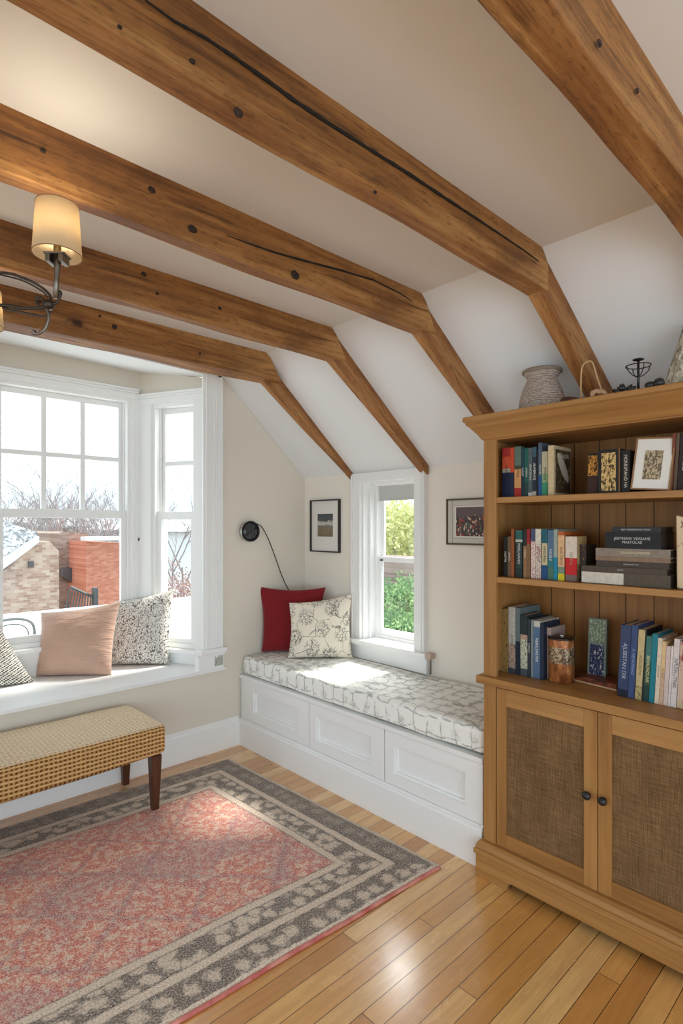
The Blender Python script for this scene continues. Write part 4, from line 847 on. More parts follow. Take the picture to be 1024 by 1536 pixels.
z = flat(907, 991, 811.5, 836, xs, [col((24, 24, 26))], 'thick black book with large silver lettering, second from the lying stack top', zb=z, title='JEIIYRSRIIV VEASAME\nMASTOLAE', ts=.0135, dep=.15)
z = flat(917, 991, 805, 813, xs, [col((40, 42, 44))], 'charcoal book on top of the lying stack', zb=z, title='KIRITTERRIING MATTEOH', ts=.0085, dep=.14)
# curio at the right edge
g = MB(); a = at(1014, 772, 'x', -.56); b = at(1036, 890, 'x', -.56)
g.hexa([(-.56, a.y, ZS2 + .001), (-.50, a.y, ZS2 + .001), (-.50, b.y, ZS2 + .001), (-.56, b.y, ZS2 + .001), (-.555, a.y + .004, a.z), (-.52, a.y + .002, a.z - .006), (-.52, b.y, a.z - .02), (-.555, b.y, a.z - .014)])
o = g.build('birch_carving', inked((214, 190, 156), (110, 76, 50), 36, .6), loc=(-.53, (a.y + b.y) / 2, ZS2 + .001), bevel=.006); tag(o, 'cream and brown carved block at the right edge of the middle shelf', 'carving')
# counter level
S3 = 'books standing on the counter at the left'
row([
 (750.4, 761.8, 912.5, [(1, inked((150, 122, 72), (96, 70, 38), 120, .55))], 'worn tan-gold book at the left end of the counter'),
 (762.4, 772.6, 910.5, [(.08, (60, 70, 80)), (.45, inked((176, 150, 130), (90, 90, 96), 120)), (1, (190, 186, 176))], 'tall whitish book with a grey lower half on the counter', dict(title='ELTON', tc=(90, 90, 90), d=.15)),
 (773.0, 779.6, 912, [(.5, (28, 40, 52)), (1, (104, 116, 118))], 'grey and dark blue book beside the tall whitish one on the counter'),
 (780.4, 790.6, 922.5, [(.12, (70, 80, 86)), (.6, inked((196, 196, 170), (70, 90, 90), 150)), (.68, (180, 150, 128)), (1, (38, 50, 54))], 'dark book with a pale green printed label on the counter', dict(d=.14)),
 (791.0, 795.8, 928.5, [(1, (44, 54, 62))], 'thin dark slate book on the counter', dict(title='STERLINO')),
 (796.2, 799.6, 930, [(1, (128, 138, 140))], 'very thin grey book on the counter'),
 (799.9, 809.6, 931.5, [(.9, (84, 110, 140)), (1, (200, 198, 190))], 'blue book with bold white lettering on the counter', dict(title='NERILSASTRE', tc=(232, 230, 222), ts=.017, d=.17)),
 (810.0, 815.2, 935, [(1, (32, 42, 62))], 'navy book behind the copper tin on the counter', dict(d=.15)),
], -.50, ZCT, S3, .18)
a = at(815.6, 941, 'x', -.47); b = at(826, 941, 'x', -.47)
book((-.47, a.y, ZCT + .001), a.y - b.y, a.z - ZCT, .13, [(1, (176, 150, 140))], 'pinkish-grey book half hidden behind the copper tin', S3)
# copper tin
a = at(815.2, 1000, 'x', -.50); b = at(861, 1000, 'x', -.50); tz = at(835, 959, 'x', -.50).z; hT = tz - ZCT
cen = ((at(815.2, 1000, 'x', -.50) + at(845, 1004, 'x', -.50)) / 2)
tin = empty('copper_tin', (-.455, cen.y - .012, ZCT + .001), (0, 0, .15), 'copper-coloured tin with a floral band and dark lid on the counter', 'tin')
n = NT('copper_floral', .4, .5); v = n.obj(); X_, Y_, Z_ = n.sep(v); n.b.inputs['Metallic'].default_value = .35
base = n.ramp(n.noise(n.map(v, scale=(1, 1, .5)), 28, 4, .6), [(.38, lin((120, 66, 32))), (.55, lin((186, 118, 66))), (.68, lin((214, 160, 110)))])
bandf = n.math('MULTIPLY', n.math('GREATER_THAN', Z_, hT * .44), n.math('LESS_THAN', Z_, hT * .80)); fl_ = n.mix(n.ramp(n.noise(v, 95, 4, .7), [(.46, 0.0), (.54, 1.0)]), lin((70, 52, 40)), lin((176, 162, 132)))
n.color(n.mix(n.math('MULTIPLY', bandf, .85), base, fl_)); n.bump(n.noise(v, 95, 4, .7), .3, .003); M['copper'] = n.m
g = MB(); g.lathe([(.046, 0), (.048, .003), (.048, hT - .006), (.047, hT - .002)], 40, sq=(1.0, 1.0, .72)); g.build('body', M['copper'], tin, smooth=True, bevel=0)
g = MB(); g.lathe([(.0495, hT - .004), (.0505, hT), (.0495, hT + .004), (.03, hT + .005), (.0, hT + .0052)], 40, sq=(1.0, 1.0, .72), cap=False); g.build('lid', plain('dark_lid', lin((58, 46, 38)), .35, .5, .6), tin, smooth=True)
g = MB(); g.box((-.014, -.012, hT + .005), (-.004, -.002, hT + .013)); g.box((-.004, .0, hT + .005), (.012, .006, hT + .012)); g.build('handle', M['silver'], tin, bevel=.002)
# green and blue card box standing at the back
a = at(880, 927, 'x', -.40); b = at(907.5, 930, 'x', -.40); x0c = -.36
a = at(880, 927, 'x', x0c); b = at(907.5, 930, 'x', x0c); hB = a.z - ZCT; Wb = a.y - b.y
cb_ = empty('card_box', (x0c, a.y, ZCT + .001), (0, math.radians(4), 0), 'tall narrow box, green above and dark blue below, at the back of the counter', 'box')
g = MB(); g.box((0, -Wb, 0.0), (.02, 0, hB)); g.build('box_body', col((128, 138, 124)), cb_, bevel=.001)
g = MB(); g.box((-.001, -Wb + .008, hB * .62), (0, -.008, hB - .008)); g.build('upper_panel', inked((106, 124, 102), (176, 186, 160), 150, .5), cb_)
g = MB(); g.box((-.001, -Wb + .008, .01), (0, -.008, hB * .58)); g.build('lower_panel', inked((34, 42, 82), (206, 204, 196), 120, .56), cb_)
# flat brown boxed book
a = at(857.5, 1009, 'x', -.50); b = at(925, 1028, 'x', -.50)
yA = at(857.5, 1021, 'z', ZCT); yB = at(924.5, 1037.5, 'z', ZCT)
n = NT('brown_leather', .35, .5); n.color(n.mix(n.ramp(n.noise(n.map(n.obj(), scale=(1, .5, 1)), 30, 4), [(.42, 0.0), (.6, 1.0)]), lin((48, 24, 16)), lin((140, 72, 46)))); M['leather'] = n.m
fb = empty('leather_box', (yA.x, yA.y, ZCT + .0008), (0, 0, math.atan2(yB.x - yA.x, yA.y - yB.y)), 'flat brown leather box with cream edges lying on the counter', 'box')
Lb = (yA - yB).length; g = MB(); g.box((0, -Lb, .007), (.10, 0, .026)); g.build('lid', M['leather'], fb, bevel=.003)
g = MB(); g.box((.002, -Lb + .002, .0), (.098, -.002, .007)); g.build('base', col((206, 170, 130)), fb, bevel=.001)
# leaning row at the right of the counter
S4 = 'books leaning at the right of the counter'
specs = [(925.5, 941, 938.5, [(.1, (24, 30, 48)), (1, (52, 66, 100))], 'thick navy book with silver lettering, first of the leaning row on the counter', dict(title='AJLEESTAN DIR', tc=(176, 184, 200), ts=.02)),
 (941.2, 950.6, 938.5, [(1, (56, 74, 116))], 'second navy-blue book of the leaning row on the counter', dict(title='A NEVATIRHO', tc=(140, 160, 200), ts=.015)),
 (951.6, 961.6, 945.5, [(.2, inked((178, 160, 110), (110, 96, 60), 120)), (1, (196, 176, 128))], 'cream-tan book in the leaning row on the counter', dict(title='ACALERSTIS', tc=(116, 98, 60))),
 (962.0, 963.8, 946, [(1, (30, 30, 32))], 'thin black book in the leaning row on the counter'),
 (964.0, 972.4, 955, [(.25, (30, 62, 56)), (.6, (60, 84, 60)), (1, (66, 116, 110))], 'green book with cream lettering in the leaning row on the counter', dict(title='SENAUNOUNS', tc=(220, 210, 160), ts=.015)),
 (972.6, 980.6, 951.5, [(1, (20, 122, 136))], 'bright teal book in the leaning row on the counter'),
 (981.0, 987.4, 958, [(1, (222, 206, 182))], 'white-cream book right of the teal one on the counter', dict(title='OHARMARE', tc=(130, 110, 80))),
 (987.6, 993.6, 963, [(.5, (206, 170, 140)), (1, (222, 188, 140))], 'peach book in the leaning row on the counter', dict(title='UNTRACR', tc=(150, 110, 70))),
 (994.0, 1000.6, 970, [(1, (214, 192, 186))], 'pale pink book in the leaning row on the counter'),
 (1001.0, 1004.6, 970, [(1, (222, 210, 206))], 'thin whitish book in the leaning row on the counter'),
 (1005.0, 1013.6, 959, [(1, (220, 208, 204))], 'white book with slanted black lettering near the right end of the counter', dict(title='NPUSELUTNES', tc=(70, 64, 84), ts=.016)),
 (1014.2, 1036, 964, [(.1, (200, 178, 140)), (1, inked((206, 176, 156), (150, 74, 64), 22, .52))], 'thick pinkish map-patterned book at the right end of the counter')]
xr = -.50; prev = None; th = .055
for s in specs:
    kw = dict(s[5]) if len(s) > 5 else {}
    vb = 1039 + (s[0] - 925) * .26; a = at(s[0], vb, 'z', ZCT); a = at(s[0], vb, 'x', xr); b = at(s[1], vb, 'x', xr); top = at(s[0] + 10, s[2], 'x', xr)
    t = a.y - b.y; h = (top.z - ZCT) / math.cos(th); ya = a.y
    if prev is not None: ya = min(ya, prev)
    book((xr, ya, ZCT + t * math.sin(th) + .001), t * math.cos(th) * .97, h, .17, s[3], s[4], S4, lean=th, **kw); prev = ya - t * .985
# ------------------------------------------------------------------ things on top of the bookcase
ZT = 1.967
def lathe_prof(pxs, x, uc):
    out = []
    for uL, uR, v in pxs: a = at(uL, v, 'x', x); b = at(uR, v, 'x', x); out.append(((a.y - b.y) / 2 * .82, a.z))
    return out
c_ = at(811, 610, 'x', -.46)
n = NT('woven_stoneware', .95, .1); v = n.obj(); X_, Y_, Z_ = n.sep(v); ang = n.math('ARCTAN2', Y_, X_); 
wv_ = n.math('SINE', n.math('ADD', n.math('MULTIPLY', Z_, 900), n.math('MULTIPLY', n.noise(v, 22, 3), 16))); fq = n.math('ADD', n.math('MULTIPLY', wv_, .16), n.noise(n.map(v, scale=(1, 1, 2.4)), 75, 4, .7))
n.color(n.ramp(fq, [(.22, lin((130, 114, 104))), (.45, lin((190, 172, 158))), (.7, lin((222, 206, 192)))])); n.bump(fq, 1.0, .008); M['stone'] = n.m
vs_ = empty('woven_vase', (-.45, c_.y, ZT), label='wide grey-beige woven vase on top of the bookcase at its left end', cat='vase')
S = .088
g = MB(); g.lathe([(.0, 0), (.088, 0), (.094, .012), (.096, .035), (.091, .075), (.080, .112), (.068, .137), (.062, .150), (.060, .158), (.066, .168), (.074, .178), (.078, .186), (.079, .192), (.075, .194), (.068, .186), (.056, .165), (.054, .15), (.07, .12), (.08, .05), (.06, .012), (.0, .01)], 56, cap=False)
g.build('body', M['stone'], vs_, smooth=True)
n = NT('coiled_rim', .95, .1); n.color(n.mix(n.noise(n.obj(), 60, 3), lin((120, 108, 92)), lin((160, 146, 126)))); n.bump(n.noise(n.obj(), 120, 3), .6, .005)
g = MB(); ring = [(.074 * math.cos(t * PI / 20), .074 * math.sin(t * PI / 20), .187) for t in range(41)]; g.tube(ring, .0085, 10, cap=False); g.build('rim', n.m, vs_, smooth=True)
# dark driftwood piece
p = at(853, 601, 'x', -.62); g = MB(); 
g.tube([(.0, .032, .012), (0, .02, .014), (.004, .0, .012), (.0, -.02, .009), (0, -.036, .008)], [.006, .011, .012, .009, .005], 8)
o = g.build('driftwood', M['walnut'], smooth=True); o.location = (-.62, p.y - .0, ZT); tag(o, 'small dark brown piece of driftwood right of the woven vase', 'driftwood')
# looped handle basket piece
p = at(888, 600, 'x', -.56); q = at(873, 603, 'x', -.56)
hp = empty('looped_handle', (-.56, p.y, ZT), label='tall narrow loop of bent light wood standing on top of the bookcase', cat='ornament')
LP = [(872, 604), (871, 585), (871.5, 560), (874, 548), (880, 543), (886, 542), (890, 548), (895, 565), (901, 582), (904, 590)]
pts = []
for i, (u, v) in enumerate(LP): r_ = at(u, v, 'x', -.57 + .03 * i / 9) - Vector((-.56, p.y, ZT)); r_.z = max(r_.z, .004); pts.append(r_)
Q = []
for i in range(len(pts) - 1):
    for k in range(4):
        t = k / 4; p0 = pts[max(i - 1, 0)]; p1 = pts[i]; p2 = pts[i + 1]; p3 = pts[min(i + 2, len(pts) - 1)]
        Q.append(.5 * ((2 * p1) + (p2 - p0) * t + (2 * p0 - 5 * p1 + 4 * p2 - p3) * t * t + (3 * p1 - p0 - 3 * p2 + p3) * t ** 3))
Q.append(pts[-1]); Q.append(Vector((pts[-1].x, pts[-1].y - .006, .004)))
g = MB(); g.tube(Q, .0032, 8); g.build('loop', plain('bent_light_wood', lin((196, 160, 116)), .5), hp, smooth=True)
g = MB(); g.tube([at(873, 577, 'x', -.565) - Vector((-.56, p.y, ZT)), Vector((.0, at(889, 600, 'x', -.56).y - p.y, .003))], .0025, 6); g.build('brace', M['walnut'], hp, smooth=True)
n = NT('pale_root', .8); n.color(n.mix(n.noise(n.obj(), 50, 3), lin((150, 100, 64)), lin((226, 192, 156)))); n.bump(n.noise(n.obj(), 60, 4), 1, .01)
p = at(897, 597, 'x', -.625); g = MB(); g.tube([(0, .022, .006), (0, .018, .022), (0, .008, .026), (.004, -.004, .020), (0, -.016, .018), (0, -.03, .006)], [.008, .010, .008, .011, .008, .005], 10)
o = g.build('carved_root', n.m, smooth=True); o.location = (-.625, p.y, ZT); tag(o, 'small pale carved root at the foot of the wooden loop', 'ornament')
# metal candle holder / scale
p = at(957, 590, 'x', -.6); cs = empty('wire_candle_stand', (-.6, p.y, ZT), label='small black wire stand with a round top and wire basket on the bookcase', cat='candle stand')
zt2 = at(957, 539.5, 'x', -.6).z - ZT
g = MB(); g.tube([(0, 0, .0), (0, 0, zt2)], .0042, 8); g.build('stem', M['black'], cs, smooth=True)
g = MB(); g.lathe([(.0, zt2 - .003), (.017, zt2 - .002), (.019, zt2 + .001), (.014, zt2 + .003), (.0, zt2 + .003)], 20, cap=False); g.build('top_plate', M['black'], cs, smooth=True)
g = MB(); zr_ = zt2 - .022; R0 = .040
g.tube([(R0 * math.cos(t * PI / 14), R0 * math.sin(t * PI / 14), zr_) for t in range(29)], .002, 6, cap=False)
for k in range(4):
    a = PI / 4 + k * PI / 2; g.tube([(R0 * math.cos(a), R0 * math.sin(a), zr_), (R0 * .9 * math.cos(a), R0 * .9 * math.sin(a), zr_ - .016), (R0 * .45 * math.cos(a), R0 * .45 * math.sin(a), zr_ - .034), (0, 0, zr_ - .038)], .0018, 5)
g.build('wire_basket', M['iron'], cs, smooth=True)
g = MB(); g.tube([(.0, .036, .008), (0, 0, .008), (0, -.012, .008)], .005, 8); g.tube([(0, .055, .0), (0, .036, .008)], .006, 8); g.lathe([(.0, 0), (.022, 0), (.02, .005), (.0, .006)], 18, cap=False); g.build('base', M['black'], cs, smooth=True)
def rock(u, v, r, label, name, mat, x=-.615, sc=(1, 1, .8), sd=0, cat='stone', group=None):
    p = at(u, v, 'x', x); bm = bmesh.new(); bmesh.ops.create_icosphere(bm, subdivisions=3, radius=r)
    for q in bm.verts:
        k = 1 + .35 * mnoise.noise(q.co * (22 if r > .015 else 40) + Vector((sd, 0, 0))); q.co = Vector((q.co.x * k * sc[0], q.co.y * k * sc[1], q.co.z * k * sc[2]))
    zm = min(q.co.z for q in bm.verts); bmesh.ops.translate(bm, verts=bm.verts, vec=(0, 0, -zm))
    me = bpy.data.meshes.new(name); bm.to_mesh(me); bm.free(); me.materials.append(mat)
    for f_ in me.polygons: f_.use_smooth = True
    o = bpy.data.objects.new(name, me); C.objects.link(o); o.location = (x, p.y, ZT + .0005); tag(o, label, cat, group); return o
n = NT('dark_green_resin', .3, .5); n.color(n.mix(n.noise(n.obj(), 60, 3), lin((14, 16, 16)), lin((44, 48, 44)))); M['resin'] = n.m
# dark leaf-like ornament left of stand
lf = empty('leaf_ornament', (-.61, at(936, 590, 'x', -.61).y, ZT), label='dark metal ornament of spiky leaves left of the wire stand', cat='ornament')
for k, (dy, dz, a) in enumerate([(.016, .02, .7), (0, .034, .1), (-.014, .022, -.6), (.026, .008, 1.2), (-.024, .010, -1.1), (.006, .016, .3)]):
    g = MB(); L_ = .026
    dirv = Vector((.1 * (-1) ** k, math.sin(a), math.cos(a) * .8 + .1)); b0 = Vector((.004 * (-1) ** k, dy * .35, .008)); 
    g.tube([b0, b0 + dirv * L_ * .5, b0 + dirv * L_, b0 + dirv * L_ * 1.3], [.003, .009, .006, .0008], 6); g.build('leaf', M['resin'], lf, smooth=True)
g = MB(); g.tube([(0, .032, .006), (0, -.03, .006)], .0055, 8); g.build('stem', M['resin'], lf, smooth=True)
g = MB(); g.tube([(0, .034, .004), (0, .034, .024)], .003, 6); g.build('post', M['resin'], lf, smooth=True)
rock(974, 583, .0145, 'dark rounded stone, nearer the wire stand of the two stones on the bookcase', 'dark_stone', M['resin'], sd=3, sc=(1, 1.15, .95))
rock(987, 582, .0165, 'dark rounded stone beside the big shaggy cone on the bookcase', 'dark_stone', M['resin'], sd=9, sc=(1, 1.0, 1.0))
# shaggy cone
n = NT('shaggy_fibre', .95, .1); v = n.obj(); f = n.noise(n.map(v, scale=(1, 1, .45)), 75, 4, .7); n.color(n.ramp(f, [(.32, lin((140, 128, 104))), (.48, lin((206, 196, 174))), (.60, lin((236, 228, 210)))])); n.bump(f, 1, .012); M['shag'] = n.m
pC = at(1034, 575, 'x', -.46); zc = 1.967; apex = at(1034, 488, 'x', -.46).z
rb = abs(at(984, 580, 'x', -.46).y - pC.y) * .86
sc_ = empty('shaggy_cone', (-.46, pC.y, ZT), label='large cream shaggy cone at the right end of the bookcase top, cut by the edge', cat='ornament')
bm = bmesh.new(); NZ, NA = 40, 72; rg = []
for i in range(NZ + 1):
    f = i / NZ; z = f * (apex - zc); r = rb * (1 - .80 * f ** .9)
    rg.append([bm.verts.new(Vector((r * math.cos(2 * PI * k / NA), r * math.sin(2 * PI * k / NA), z)) * 1.0) for k in range(NA)])
for a, b in zip(rg, rg[1:]):
    for k in range(NA): bm.faces.new([a[k], a[(k + 1) % NA], b[(k + 1) % NA], b[k]])
bm.faces.new(rg[0][::-1]); bm.faces.new(rg[-1])
for q in bm.verts:
    if q.co.z > .004:
        k = mnoise.noise(q.co * 60) * .006 + mnoise.noise(q.co * 140) * .004; d_ = Vector((q.co.x, q.co.y, 0)).normalized(); q.co += d_ * k
me = bpy.data.meshes.new('body'); bm.to_mesh(me); bm.free(); me.materials.append(M['shag']); o = bpy.data.objects.new('body', me); C.objects.link(o); o.parent = sc_
bm = bmesh.new(); rr = random.Random(3)
for i in range(2600):
    f = rr.random() ** .8; a = rr.random() * 2 * PI; z = f * (apex - zc) * .98 + .004; r = rb * (1 - .80 * f ** .9); d_ = Vector((math.cos(a), math.sin(a), 0)); t_2 = Vector((-math.sin(a), math.cos(a), 0))
    p0 = d_ * (r - .001) + Vector((0, 0, z)); L_ = .008 + .010 * rr.random(); tip = p0 + d_ * L_ * .55 + Vector((0, 0, -L_ * .7)) + t_2 * (rr.random() - .5) * L_; tip.z = max(tip.z, .001); w_ = .0014
    vv = [bm.verts.new(p0 + t_2 * w_), bm.verts.new(p0 - t_2 * w_), bm.verts.new(tip)]; bm.faces.new(vv)
me = bpy.data.meshes.new('fibres'); bm.to_mesh(me); bm.free(); me.materials.append(M['shag']); o = bpy.data.objects.new('fibres', me); C.objects.link(o); o.parent = sc_; o['kind'] = 'stuff'
# ------------------------------------------------------------------ chandelier
DEP = 1.38
def cpt(u, v, d=DEP): return CAM + ray(u, v) * d
def spl(pts, k=5):
    Q = []
    for i in range(len(pts) - 1):
        for j in range(k):
            t = j / k; p0 = pts[max(i - 1, 0)]; p1 = pts[i]; p2 = pts[i + 1]; p3 = pts[min(i + 2, len(pts) - 1)]
            Q.append(.5 * ((2 * p1) + (p2 - p0) * t + (2 * p0 - 5 * p1 + 4 * p2 - p3) * t * t + (3 * p1 - p0 - 3 * p2 + p3) * t ** 3))
    Q.append(pts[-1]); return Q
hub = cpt(-215, 430); hub.z = cpt(0, 440).z
chn = empty('chandelier', hub, label='wrought iron chandelier with a lit cream drum shade, cut by the left edge', cat='chandelier')
n = bpy.data.materials.new('shade_fabric'); n.use_nodes = True; t = n.node_tree; t.nodes.clear()
o_ = t.nodes.new('ShaderNodeOutputMaterial'); mx = t.nodes.new('ShaderNodeMixShader'); df = t.nodes.new('ShaderNodeBsdfDiffuse'); tl = t.nodes.new('ShaderNodeBsdfTranslucent')
df.inputs[0].default_value = lin((244, 228, 200)); tl.inputs[0].default_value = lin((255, 240, 212)); mx.inputs[0].default_value = .72
t.links.new(df.outputs[0], mx.inputs[1]); t.links.new(tl.outputs[0], mx.inputs[2]); t.links.new(mx.outputs[0], o_.inputs[0]); M['shade'] = n
SHC = cpt(86, 345) - hub
armx = cpt(86, 440) - hub; jt = cpt(67, 458) - hub
Lr = Vector((SHC.x, SHC.y, 0)).length; ang0 = math.atan2(SHC.y, SHC.x)
Rinv = Matrix.Rotation(-ang0, 3, 'Z')
def L(u, v): return Rinv @ (cpt(u, v) - hub)
M['trimbrown'] = plain('brown_shade_trim', lin((150, 104, 70)), .7)
def make_arm(ang, lit):
    r = empty('arm', (0, 0, 0)); r.parent = chn; r.rotation_euler = (0, 0, ang); s = L(86, 345); s.y = 0; R_ = s.x
    zt, zb = L(86, 306).z, L(86, 379).z
    zt = s.z + .060; zb = s.z - .062
    g = MB(); pr = [(.056, zb), (.0485, zt), (.0475, zt), (.055, zb)]
    g.lathe(pr + [pr[0]], 48, (R_, 0, 0), cap=False); g.build('lamp_shade', M['shade'], r, smooth=True)
    g = MB()
    for rr, zz in ((.0487, zt), (.0562, zb)): g = MB(); g.tube([(R_ + rr * math.cos(k * PI / 20), rr * math.sin(k * PI / 20), zz) for k in range(41)], .0011, 6, cap=False); g.build('shade_trim', M['trimbrown'], r, smooth=True)
    zc_ = zb - .0; zarm = L(86, 440).z
    g = MB(); g.tube([(R_, 0, zc_ + .000), (R_, 0, zc_ + .045)], .0085, 12); g.build('candle_sleeve', plain('candle_brass', lin((150, 120, 70)), .4, .5, .6), r, smooth=True)
    if lit is not None:
        g = MB(); g.lathe([(.0, zc_ + .045), (.008, zc_ + .046), (.016, zc_ + .066), (.014, zc_ + .082), (.004, zc_ + .094), (.0, zc_ + .095)], 20, (R_, 0, 0), cap=False); g.build('bulb', M['bulb'], r, smooth=True)
    g = MB(); g.box((R_ - .022, -.018, zc_ - .022), (R_ - .010, .018, zc_ - .003)); g.box((R_ - .026, -.02, zc_ - .004), (R_ + .026, .02, zc_ + .001)); g.box((R_ + .010, -.018, zc_ - .022), (R_ + .022, .018, zc_ - .003)); g.build('candle_cup', M['nickel'], r, bevel=.002)
    g = MB(); g.tube([(R_, 0, zc_ - .002), (R_, 0, zc_ - .03), (R_ - .002, 0, zc_ - .06), (R_ - .003, 0, zarm - .012)], [.010, .0075, .006, .008], 10)
    g.build('stem', M['nickel'], r, smooth=True)
    Z = lambda u, v: Vector((L(u, v).x, L(u, v).y * 0, L(u, v).z)); hb = Vector((0, 0, 0))
    g = MB(); g.tube(spl([hb + Vector((.02, 0, .03)), Vector((R_ * .35, 0, L(0, 412).z + .005)), Z(0, 409), Z(32, 416), Z(58, 428), Z(74, 442), Z(76, 452)]), .0035, 8); g.tube(spl([Z(0, 412), Z(34, 421), Z(62, 436), Z(72, 446)]), .0022, 6)
    g.tube(spl([hb + Vector((.02, 0, -.02)), Vector((R_ * .35, 0, L(0, 462).z - .004)), Z(0, 458), Z(30, 462), Z(58, 462), Z(72, 460), Z(84, 454)]), .0045, 8)
    g.tube(spl([Z(4, 462), Z(40, 470), Z(66, 474), Z(76, 468)]), .003, 7); g.tube(spl([Z(84, 456), Z(90, 446), Z(91, 438), Z(86, 436), Z(80, 440)]), .003, 7)
    g.tube(spl([Z(60, 460), Z(54, 452), Z(57, 445), Z(64, 448), Z(66, 456)]), .0035, 7); g.build('scroll', M['iron'], r, smooth=True)
    g = MB(); g.tube(spl([Z(70, 462), Z(73, 474), Z(70, 488), Z(64, 497), Z(55, 501), Z(50, 498)]), [.004] * 20 + [.004, .005, .006, .0065, .007, .007], 8); g.build('finial_curl', M['nickel'], r, smooth=True)
    g = MB(); g.lathe([(.0, -.012), (.010, -.010), (.014, 0), (.010, .010), (.0, .012)], 14, tuple(Z(73, 457)), cap=False); g.build('joint', M['iron'], r, smooth=True)
    if lit:
        ld = bpy.data.lights.new('bulb_light', 'POINT'); ld.energy = lit; ld.color = (1, .86, .64); ld.shadow_soft_size = .018; lo = bpy.data.objects.new('bulb_light', ld); C.objects.link(lo); lo.parent = r; lo.location = (R_, 0, zc_ + .105 * .75)
m = bpy.data.materials.new('warm_bulb'); m.use_nodes = True; bs = m.node_tree.nodes['Principled BSDF']; bs.inputs['Emission Color'].default_value = (1, .8, .5, 1); bs.inputs['Emission Strength'].default_value = 6; M['bulb'] = m
make_arm(ang0, 6.0)
for k in (1, 2, 3): make_arm(ang0 + k * PI / 2, 1.6)
g = MB(); g.lathe([(.0, -.07), (.014, -.06), (.02, -.04), (.03, -.02), (.03, .03), (.016, .05), (.01, .10), (.006, .12), (.0, .121)], 20, cap=False); g.build('hub', M['iron'], chn, smooth=True)
g = MB(); g.tube([(0, 0, .1), (0, 0, ZC - hub.z - .01)], .005, 8); g.lathe([(.05, ZC - hub.z - .025), (.055, ZC - hub.z - .001)], 24); g.build('hanging_rod', M['iron'], chn, smooth=True)
# ------------------------------------------------------------------ outside
GZ = -3.6
def brick(name, c1, c2, c3, mortar, sc=1.0, ax='y'):
    n = NT(name, .9, .2); v = n.obj(); X_, Y_, Z_ = n.sep(v); h = X_ if ax == 'y' else Y_
    r = n.math('DIVIDE', Z_, .085 * sc); row_ = n.math('FLOOR', r); fz = n.math('FRACT', r); q = n.math('ADD', n.math('DIVIDE', h, .23 * sc), n.math('MULTIPLY', n.math('MODULO', n.math('ABSOLUTE', row_), 2.0), .5)); cl = n.math('FLOOR', q); fx = n.math('FRACT', q)
    rn = n.white(n.comb(row_, cl, 0)); mz = n.math('MAXIMUM', n.math('LESS_THAN', fz, .14), n.math('LESS_THAN', fx, .06)); big = n.noise(v, 1.6, 4)
    c = n.ramp(n.math('ADD', n.math('MULTIPLY', rn, .6), n.math('MULTIPLY', big, .4)), [(.2, lin(c1)), (.5, lin(c2)), (.8, lin(c3))]); n.color(n.mix(n.math('MULTIPLY', mz, .6), c, lin(mortar))); return n.m
M['bcream'] = brick('pale_old_brick', (164, 132, 116), (190, 160, 142), (206, 186, 170), (200, 186, 176), .7)
M['borange'] = brick('orange_brick', (184, 118, 98), (198, 132, 110), (210, 150, 128), (190, 156, 142), .6)
M['bbrown'] = brick('brown_brick', (130, 114, 106), (152, 134, 124), (172, 154, 142), (160, 150, 142), .7)
n = NT('grey_slate_roof', .8); v = n.obj(); n.color(n.mix(n.ramp(n.noise(n.map(v, scale=(3, .3, 3)), 6, 4), [(.42, 0.0), (.58, 1.0)]), lin((112, 112, 114)), lin((198, 198, 198)))); M['slate'] = n.m
n = NT('outside_ground', .95); v = n.obj(); n.color(n.ramp(n.noise(v, .35, 5, .6), [(.38, lin((120, 114, 106))), (.5, lin((150, 146, 138))), (.62, lin((178, 178, 176)))])); M['ground'] = n.m
M['bark'] = plain('grey_bark', lin((158, 150, 150)), .95); M['white_roof'] = plain('white_flat_roof', lin((226, 228, 230)), .8); M['darkwin'] = plain('dark_opening', lin((78, 80, 84)), .5); M['fence'] = plain('dark_railing', lin((92, 96, 96)), .6, .5, .2)
g = MB(); g.box((-60, .9, GZ - .3), (60, 90, GZ)); o = g.build('ground', M['ground']); tag(o, kind='structure')
g = MB(); g.box((.9, -40, GZ - .32), (60, .9, GZ - .02)); o = g.build('ground', M['ground']); tag(o, kind='structure')
# pale brick gable house
Y1 = 11.0
def q_(u, v, Y=Y1): return at(u, v, 'y', Y)
def house(pts_px, Y, dep, mat, name, label, loc=None):
    P = [at(u, v, 'y', Y) for u, v in pts_px]; cen = sum(P, Vector()) / len(P); r = empty(name, (cen.x, Y, GZ), label=label, cat='building'); g = MB(); g.prism([p - Vector((cen.x, Y, GZ)) for p in P], (0, dep, 0)); g.build('walls', mat, r); return r, Vector((cen.x, Y, GZ))
pk = q_(62, 812); lb = q_(-60, 905); rb_ = q_(90, 834); rz = q_(90, 850)
r, o0 = house([(-75, 915), (52, 822), (62, 812), (74, 812), (88, 826), (90, 1010), (-75, 1010)], Y1, 7, M['bcream'], 'brick_house', 'pale brick gable house with a grey slate roof outside the large bay window')
g = MB(); a, b = q_(-85, 915) - o0, q_(54, 812) - o0; 
g.prism([a + Vector((0, 0, .25)), b + Vector((0, 0, .12)), b + Vector((.0, 0, -.02)), a + Vector((0, 0, -.02))], (0, -.25, 0)); g.build('barge_board', M['white_roof'], r)
g = MB(); a, b = q_(-88, 912) - o0, q_(56, 806) - o0; g.prism([a, b, b + Vector((-1.4, 4.5, .9)), a + Vector((-1.4, 4.5, .9))], (0, 0, .12)); g.build('roof', M['slate'], r)
g = MB(); a, b = q_(42, 842) - o0, q_(50, 850) - o0; g.box((a.x, -.04, b.z), (b.x, .0, a.z)); g.build('vent', M['darkwin'], r)
g = MB(); a, b = q_(90, 851) - o0, q_(113, 878) - o0
